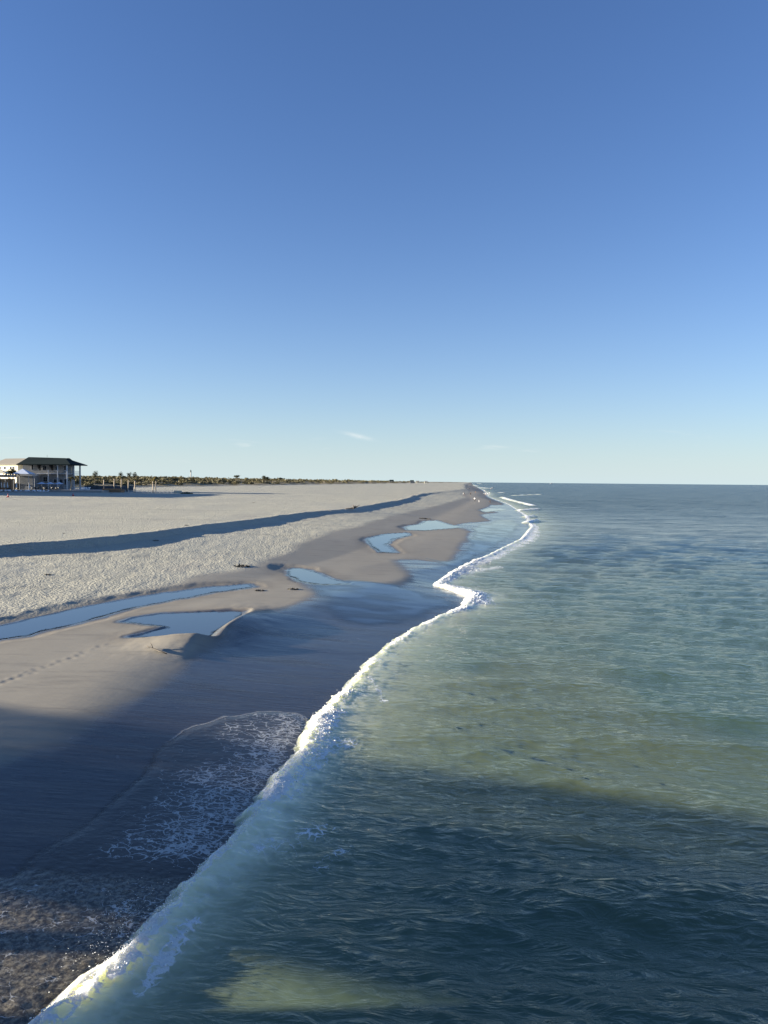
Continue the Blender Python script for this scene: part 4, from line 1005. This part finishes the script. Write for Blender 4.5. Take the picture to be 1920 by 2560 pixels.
def palm(px_, pytop, Y, label, seed, crown=1.0, lean=.0):
    q = random.Random(seed); x, zt_ = pixY(px_, pytop, Y); zb = ground(x, Y) if Y < 285 else min(ground(x, Y), GZB); H = max(2.5, zt_-zb)
    o = empty('palm_tree', (x, Y, zb), 0, label, 'palm', 'young palms right of the club')
    mb = MB(); mb.tube([(0,0,-.3),(lean*.4,0,H*.5),(lean,0,H)], [.24,.20,.22], 9); mb.build('trunk', M_TRUNK, o, True)
    mb = MB()
    for k in range(22):
        a = 6.28*k/22+q.uniform(-.2,.2); up = q.uniform(-.3, 1.1); Lf = q.uniform(1.0, 1.7)*crown; pts = []
        for j in range(5):
            s = j/4; d = Lf*s*math.cos(up*.6); zz_ = H+Lf*s*math.sin(up)*.9-Lf*.7*s*s
            pts.append((lean+d*math.cos(a), d*math.sin(a), zz_))
        side = Vector((-math.sin(a), math.cos(a), 0)); ws = [.05,.26,.30,.20,.02]; vs = []
        for pnt, w_ in zip(pts, ws): vs += [Vector(pnt)-side*w_*crown-Vector((0,0,.12*w_)), Vector(pnt), Vector(pnt)+side*w_*crown-Vector((0,0,.12*w_))]
        mb.add(vs, [f for j in range(4) for f in ((j*3, j*3+1, j*3+4, j*3+3), (j*3+1, j*3+2, j*3+5, j*3+4))])
    mb.build('crown', M_FROND, o); return o
PL = [(259,1197,296,'pale palm trunk at the left end of the brown deck',.45),(285,1195,296,'palm with a lamp like tuft in the middle of the brown deck',.35),(303,1193.5,296,'palm at the right end of the brown deck',.6),
      (320.5,1197,296,'palm between the brown deck and the low fence, first past the deck',.45),(337,1197.5,296,'palm just before the start of the low fence',.5),(382,1198,296,'shorter palm of the close pair behind the low fence',.8),(389,1194,296,'taller palm with an orange green crown in the close pair',1.15),
      (176,1194,291,'leaning palm with yellow green fronds before the club corner',1.3)]
for i, (a, b, c, lb, cr) in enumerate(PL): palm(a, b, c, lb, 60+i, cr, .5 if i == 7 else .1)
x_, z_ = pixY(32, 1172, 293); o = palm(32, 1176, 292, 'dark bushy palm between the two terrace canopies', 77, 1.9)
palm(22, 1178, 291.5, 'shorter dark palm behind the cream canopy', 78, 1.6)
dk = empty('timber_deck', (hx(282, 295), 295, GZB), 0, 'low brown timber deck under the palms', 'deck')
mb = MB(); mb.box(-3.6, 3.9, -1.5, 2.4, -1.4, .35); mb.build('platform', M_TIMBER, dk)
mb = MB(); mb.box(-3.6, 3.9, -1.62, -1.503, .2, .65); mb.build('edge_board', plain('edge_board', (.36,.20,.10), .8, .2), dk)

# ------------------------------------------------------------------ driftwood and wrack on the sand
x_, y_, z_ = pixT(388, 1629, 1.0)
o = empty('driftwood_stick', (x_, y_, z_), R(-35), 'dark forked stick lying on the sand bar', 'driftwood')
mb = MB(); mb.tube([(-.55,0,.16),(-.2,.03,.10),(.25,0,.06),(.8,-.04,.03)], [.018,.03,.038,.02], 7); mb.tube([(-.2,.03,.10),(-.45,.16,.22),(-.62,.22,.24)], [.022,.016,.008], 6); mb.tube([(-.3,.02,.12),(-.5,-.12,.10)], [.014,.006], 5); mb.build('branch', plain('wet_wood', (.05,.04,.03), .7, .3), o, True)
for i, (a, b, r, lb) in enumerate(((605,1416,1.5,'wide dark wrack patch at the edge of the dry sand'),(390,1352,.7,'small dark wrack clump in the scarp shadow'),(120,1437,.55,'small dark wrack clump on rough sand at the left'),(733,1473,.8,'dark wrack clump beside the round pool'),
                                   (650,1476,.7,'sparse wrack at the end of the long pool'),(1062,1297,2.4,'dark sand lump behind the lobed pool'),(278,1234,1.2,'small dark heap in the shadow below the club'),(466,1314,.6,'tiny dark clump on the upper beach above the scarp'),(634,1257,1.0,'faint dark clump far out on the upper beach'),(160,1335,.3,'speck of wrack near the scarp edge at the left'))):
    x_, y_, z_ = pixT(a, b, 1.5); clump('seaweed_wrack', x_, y_, r, .10+.06*r, M_WRACK, lb, 'seaweed', 70, 'wrack scattered over the beach', 90+i)
x_, y_, z_ = pixT(882, 1277, 2.0)
o = empty('driftwood_stump', (x_, y_, z_), R(20), 'tangled driftwood stump on the edge of the scarp', 'driftwood')
mb = MB(); q = random.Random(5)
mb.tube([(-1.6,0,.5),(-.5,.1,.45),(.3,0,.6),(.7,0,.9)], [.06,.12,.2,.15], 8)
for k in range(9):
    a = q.uniform(0, 6.28); mb.tube([(.4,0,.6),(.4+.5*math.cos(a),.5*math.sin(a),.75+q.uniform(-.3,.4)),(.4+1.0*math.cos(a),1.0*math.sin(a),.7+q.uniform(-.5,.6))], [.11,.07,.02], 6)
mb.build('roots', plain('grey_driftwood', (.12,.10,.085), .9, .4), o, True)

# ------------------------------------------------------------------ people
def skin_mesh(name, pts, edges, rads, mat, parent, root=0, sub=1):
    me = bpy.data.meshes.new(name); me.from_pydata(pts, edges, []); me.update()
    o = link(bpy.data.objects.new(name, me), parent)
    md = o.modifiers.new('skin', 'SKIN'); md.use_smooth_shade = True
    for i, r in enumerate(rads):
        sv_ = me.skin_vertices[0].data[i]; sv_.radius = (r, r) if not hasattr(r, '__len__') else r; sv_.use_root = (i == root)
    sb = o.modifiers.new('sub', 'SUBSURF'); sb.levels = sb.render_levels = sub
    me.materials.append(mat); return o
M_SKIN = plain('skin', (.50,.31,.22), .6, .05)
HAIR = [plain('dark_hair', (.03,.02,.015), .7, .2), plain('fair_hair', (.30,.22,.12), .7, .2)]
def person(px_, py_, hgt, top, bottom, rz, label, pose='walk', hair=0, stride=.22):
    x, y, z = pixT(px_, py_, .6)
    o = empty('person', (x, y, z+.01), rz, label, 'person', 'people walking at the water')
    k = hgt/1.75; st_ = stride
    drop = 0.0
    if pose == 'squat': drop = .42
    P_ = {}
    P_['pel'] = (0,0,.95-drop); P_['belly'] = (0,-.01,1.12-drop); P_['chest'] = (0,-.01-.15*(drop > 0),1.34-drop); P_['neck'] = (0,-.03-.2*(drop > 0),1.50-drop); P_['head'] = (0,-.05-.24*(drop > 0),1.63-drop); P_['nape'] = (0,-.015-.17*(drop > 0),1.455-drop); P_['nose'] = (0,-.155-.24*(drop > 0),1.615-drop); P_['crown'] = (0,-.04-.25*(drop > 0),1.70-drop)
    kn = .50 if not drop else .48
    for s, d in ((1, 1), (-1, -1)):
        f = d*st_; yk = -.6*f-.02-(.40 if drop else 0)
        P_['hip%d' % s] = (.085*s, 0, .80-drop); P_['knee%d' % s] = (.105*s, yk, kn); P_['ank%d' % s] = (.10*s, -f+(.02 if drop else 0), .09); P_['toe%d' % s] = (.115*s, -f-.17, .03)
        P_['sh%d' % s] = (.19*s, -.01-.15*(drop > 0), 1.40-drop); P_['el%d' % s] = (.25*s, .5*f*.8-.14*(drop > 0), 1.12-drop); P_['wr%d' % s] = (.25*s, .5*f*1.2-.12-.14*(drop > 0), .89-drop*.9); P_['hand%d' % s] = (.245*s, .5*f*1.2-.19-.14*(drop > 0), .80-drop*.9)
    R_ = dict(pel=(.15,.11), belly=(.14,.10), chest=(.165,.11), neck=.055, head=.095, crown=.07, nape=.085, nose=.014, hip=.085, knee=.055, ank=.036, toe=.03, sh=.06, el=.042, wr=.03, hand=.036)
    names = list(P_); ix = {n: i for i, n in enumerate(names)}
    E = [('pel','belly'),('belly','chest'),('nape','neck'),('neck','head'),('head','crown'),('head','nose'),('chest','nape')]
    for s in ('1','-1'): E += [('pel','hip'+s),('hip'+s,'knee'+s),('knee'+s,'ank'+s),('ank'+s,'toe'+s),('chest','sh'+s),('sh'+s,'el'+s),('el'+s,'wr'+s),('wr'+s,'hand'+s)]
    rad = [R_[n.rstrip('-1')] for n in names]
    sc = lambda v: tuple(c*k for c in v)
    skin_mesh('body', [sc(P_[n]) for n in names], [(ix[a], ix[b]) for a, b in E], [tuple(c*k for c in r) if hasattr(r, '__len__') else r*k for r in rad], M_SKIN, o)
    def garment(nm, ns, es, mat, gr=1.18, ov={}):
        RR_ = dict(R_, **ov)
        jx = {n: i for i, n in enumerate(ns)}
        skin_mesh(nm, [sc(P_[n]) for n in ns], [(jx[a], jx[b]) for a, b in es], [tuple(c*k*gr for c in RR_[n.rstrip('-1')]) if hasattr(RR_[n.rstrip('-1')], '__len__') else RR_[n.rstrip('-1')]*k*gr for n in ns], mat, o)
    garment('shirt', ['belly','pel','chest','nape','sh1','sh-1','el1','el-1'], [('pel','belly'),('belly','chest'),('chest','nape'),('chest','sh1'),('chest','sh-1'),('sh1','el1'),('sh-1','el-1')], top, 1.24, dict(nape=.085, chest=(.19,.135), sh=.072))
    garment('trousers', ['belly','pel','hip1','hip-1','knee1','knee-1','ank1','ank-1'], [('belly','pel'),('pel','hip1'),('pel','hip-1'),('hip1','knee1'),('hip-1','knee-1'),('knee1','ank1'),('knee-1','ank-1')], bottom, 1.10, dict(belly=(.140,.10), pel=(.15,.11), ank=.05))
    hd = P_['head']; bm = bmesh.new(); bmesh.ops.create_uvsphere(bm, u_segments=12, v_segments=8, radius=.112*k)
    for v in bm.verts: v.co = Vector((v.co.x*.9, v.co.y*1.08+.018*k, v.co.z*1.08+.03*k))+Vector(sc(hd)); 
    bmesh.ops.delete(bm, geom=[v for v in bm.verts if v.co.z < hd[2]*k-.02*k and v.co.y < hd[1]*k+.02*k], context='VERTS')
    me = bpy.data.meshes.new('hair'); bm.to_mesh(me); bm.free(); me.materials.append(HAIR[hair]); link(bpy.data.objects.new('hair', me), o)
    return o
WHT = plain('white_cotton', (.78,.77,.74), .8, .04); BLK = plain('black_cloth', (.015,.016,.02), .8, .1); NAVY = plain('navy_cloth', (.03,.04,.07), .8, .1); ORG = plain('orange_cloth', (.55,.24,.08), .8, .1); GRY = plain('grey_cloth', (.2,.2,.2), .8, .1)
person(1158.6, 1239.8, 1.7, WHT, GRY, R(60), 'person in a white top, left one of the pair walking near the scarp end', hair=1)
person(1160.6, 1240, 1.75, BLK, NAVY, R(60), 'person in dark clothes, right one of the pair walking near the scarp end')
person(1176.5, 1239, 1.8, BLK, BLK, R(200), 'person all in black standing alone midway to the birds', stride=.05)
person(1187, 1255, 1.8, WHT, BLK, R(150), 'tall person in white top and black trousers walking on the wet sand')
person(1197.5, 1256, 1.0, WHT, WHT, R(170), 'small child in white beside the tall person in white', stride=.12)
person(1224.5, 1257.5, 1.45, BLK, BLK, R(20), 'person in black crouching at the edge of the water', 'squat', stride=.08)
person(1188.5, 1232.3, 1.5, ORG, GRY, R(90), 'person in an orange top crouching farther up the beach', 'squat', stride=.08)
for i, (a, b) in enumerate(((1169.5,1224.5),(1173.5,1224))): person(a, b, 1.75, (GRY, NAVY)[i], BLK, R(170), ('far person in grey, left of the two beyond the birds', 'far person in navy, right of the two beyond the birds')[i], stride=.12)

# ------------------------------------------------------------------ gulls
M_GULL = plain('gull_white', (.75,.75,.74), .7, .05); M_GULLG = plain('gull_grey', (.16,.17,.19), .7, .1)
def gull(fly):
    o = empty('gull', (0,0,0), 0, 'white gull', 'bird', 'gulls at the water edge')
    skin_mesh('body', [(0,.34,.02),(0,.12,.0),(0,-.12,.03),(0,-.24,.10),(0,-.31,.13),(0,-.40,.12)], [(i, i+1) for i in range(5)], [.03,.09,.10,.06,.065,.012], M_GULL, o, 2)
    mb = MB()
    if fly:
        for s in (-1, 1): mb.add([(.06*s,-.14,.04),(.45*s,-.20,.20),(.85*s,-.02,.14),(.45*s,.02,.18),(.06*s,.14,.04),(.06*s,-.14,.06),(.45*s,-.20,.22),(.85*s,-.02,.15),(.45*s,.02,.20),(.06*s,.14,.06)], [(4,3,2,1,0),(5,6,7,8,9),(0,1,6,5),(1,2,7,6),(2,3,8,7),(3,4,9,8)])
    else:
        for s in (-1, 1): mb.add([(.09*s,-.14,.06),(.115*s,.05,.05),(.04*s,.42,.03),(.05*s,.05,.11),(.11*s,-.12,.0)], [(0,1,3),(1,2,3),(0,4,1),(4,2,1)])
    mb.build('wings', M_GULLG, o)
    mb = MB()
    for s in (-.04,.04): mb.tube([(s,.02,-.08),(s,.0,-.30)], .012, 5)
    mb.build('legs', ORG, o)
    mb = MB(); mb.tube([(0,-.385,.121),(0,-.44,.115),(0,-.49,.10)], [.016,.013,.004], 6); mb.build('beak', ORG, o); return o
gs, gf = gull(False), gull(True); q = random.Random(8)
GL = ['standing gull at the left of the flock on the far sand', 'standing gull second from the left of the flock', 'gull standing in the middle of the flock', 'gull standing alone at the right of the flock', 'gull standing nearest the water', 'gull standing behind the flock',
      'gull standing in front of the flock', 'gull standing at the flock\'s lower edge', 'gull flying low over the flock, left one', 'gull flying low over the flock, middle one', 'gull flying above the shallows', 'gull flying highest over the shallows']
pos_ = [(1210,1236),(1212.5,1237),(1215,1235.5),(1221,1237),(1223,1235),(1214,1233.5),(1213.5,1238.5),(1218,1238)]
for i, (a, b) in enumerate(pos_):
    o = gs if i == 0 else copy_tree(gs); x_, y_, z_ = pixT(a, b, .4); o.location = (x_, y_, max(z_, 0)+.62); o.rotation_euler.z = q.uniform(0, 6.28); o['label'] = GL[i]; o.scale = (2.0,)*3
for i, (a, b) in enumerate([(1211,1227),(1215,1226.5),(1227,1222),(1230,1219.5)]):
    o = gf if i == 0 else copy_tree(gf); x_, z_ = pixY(a, b, 480); o.location = (x_, 480, z_); o.rotation_euler.z = q.uniform(0, 6.28); o['label'] = GL[8+i]; o.scale = (1.7,)*3
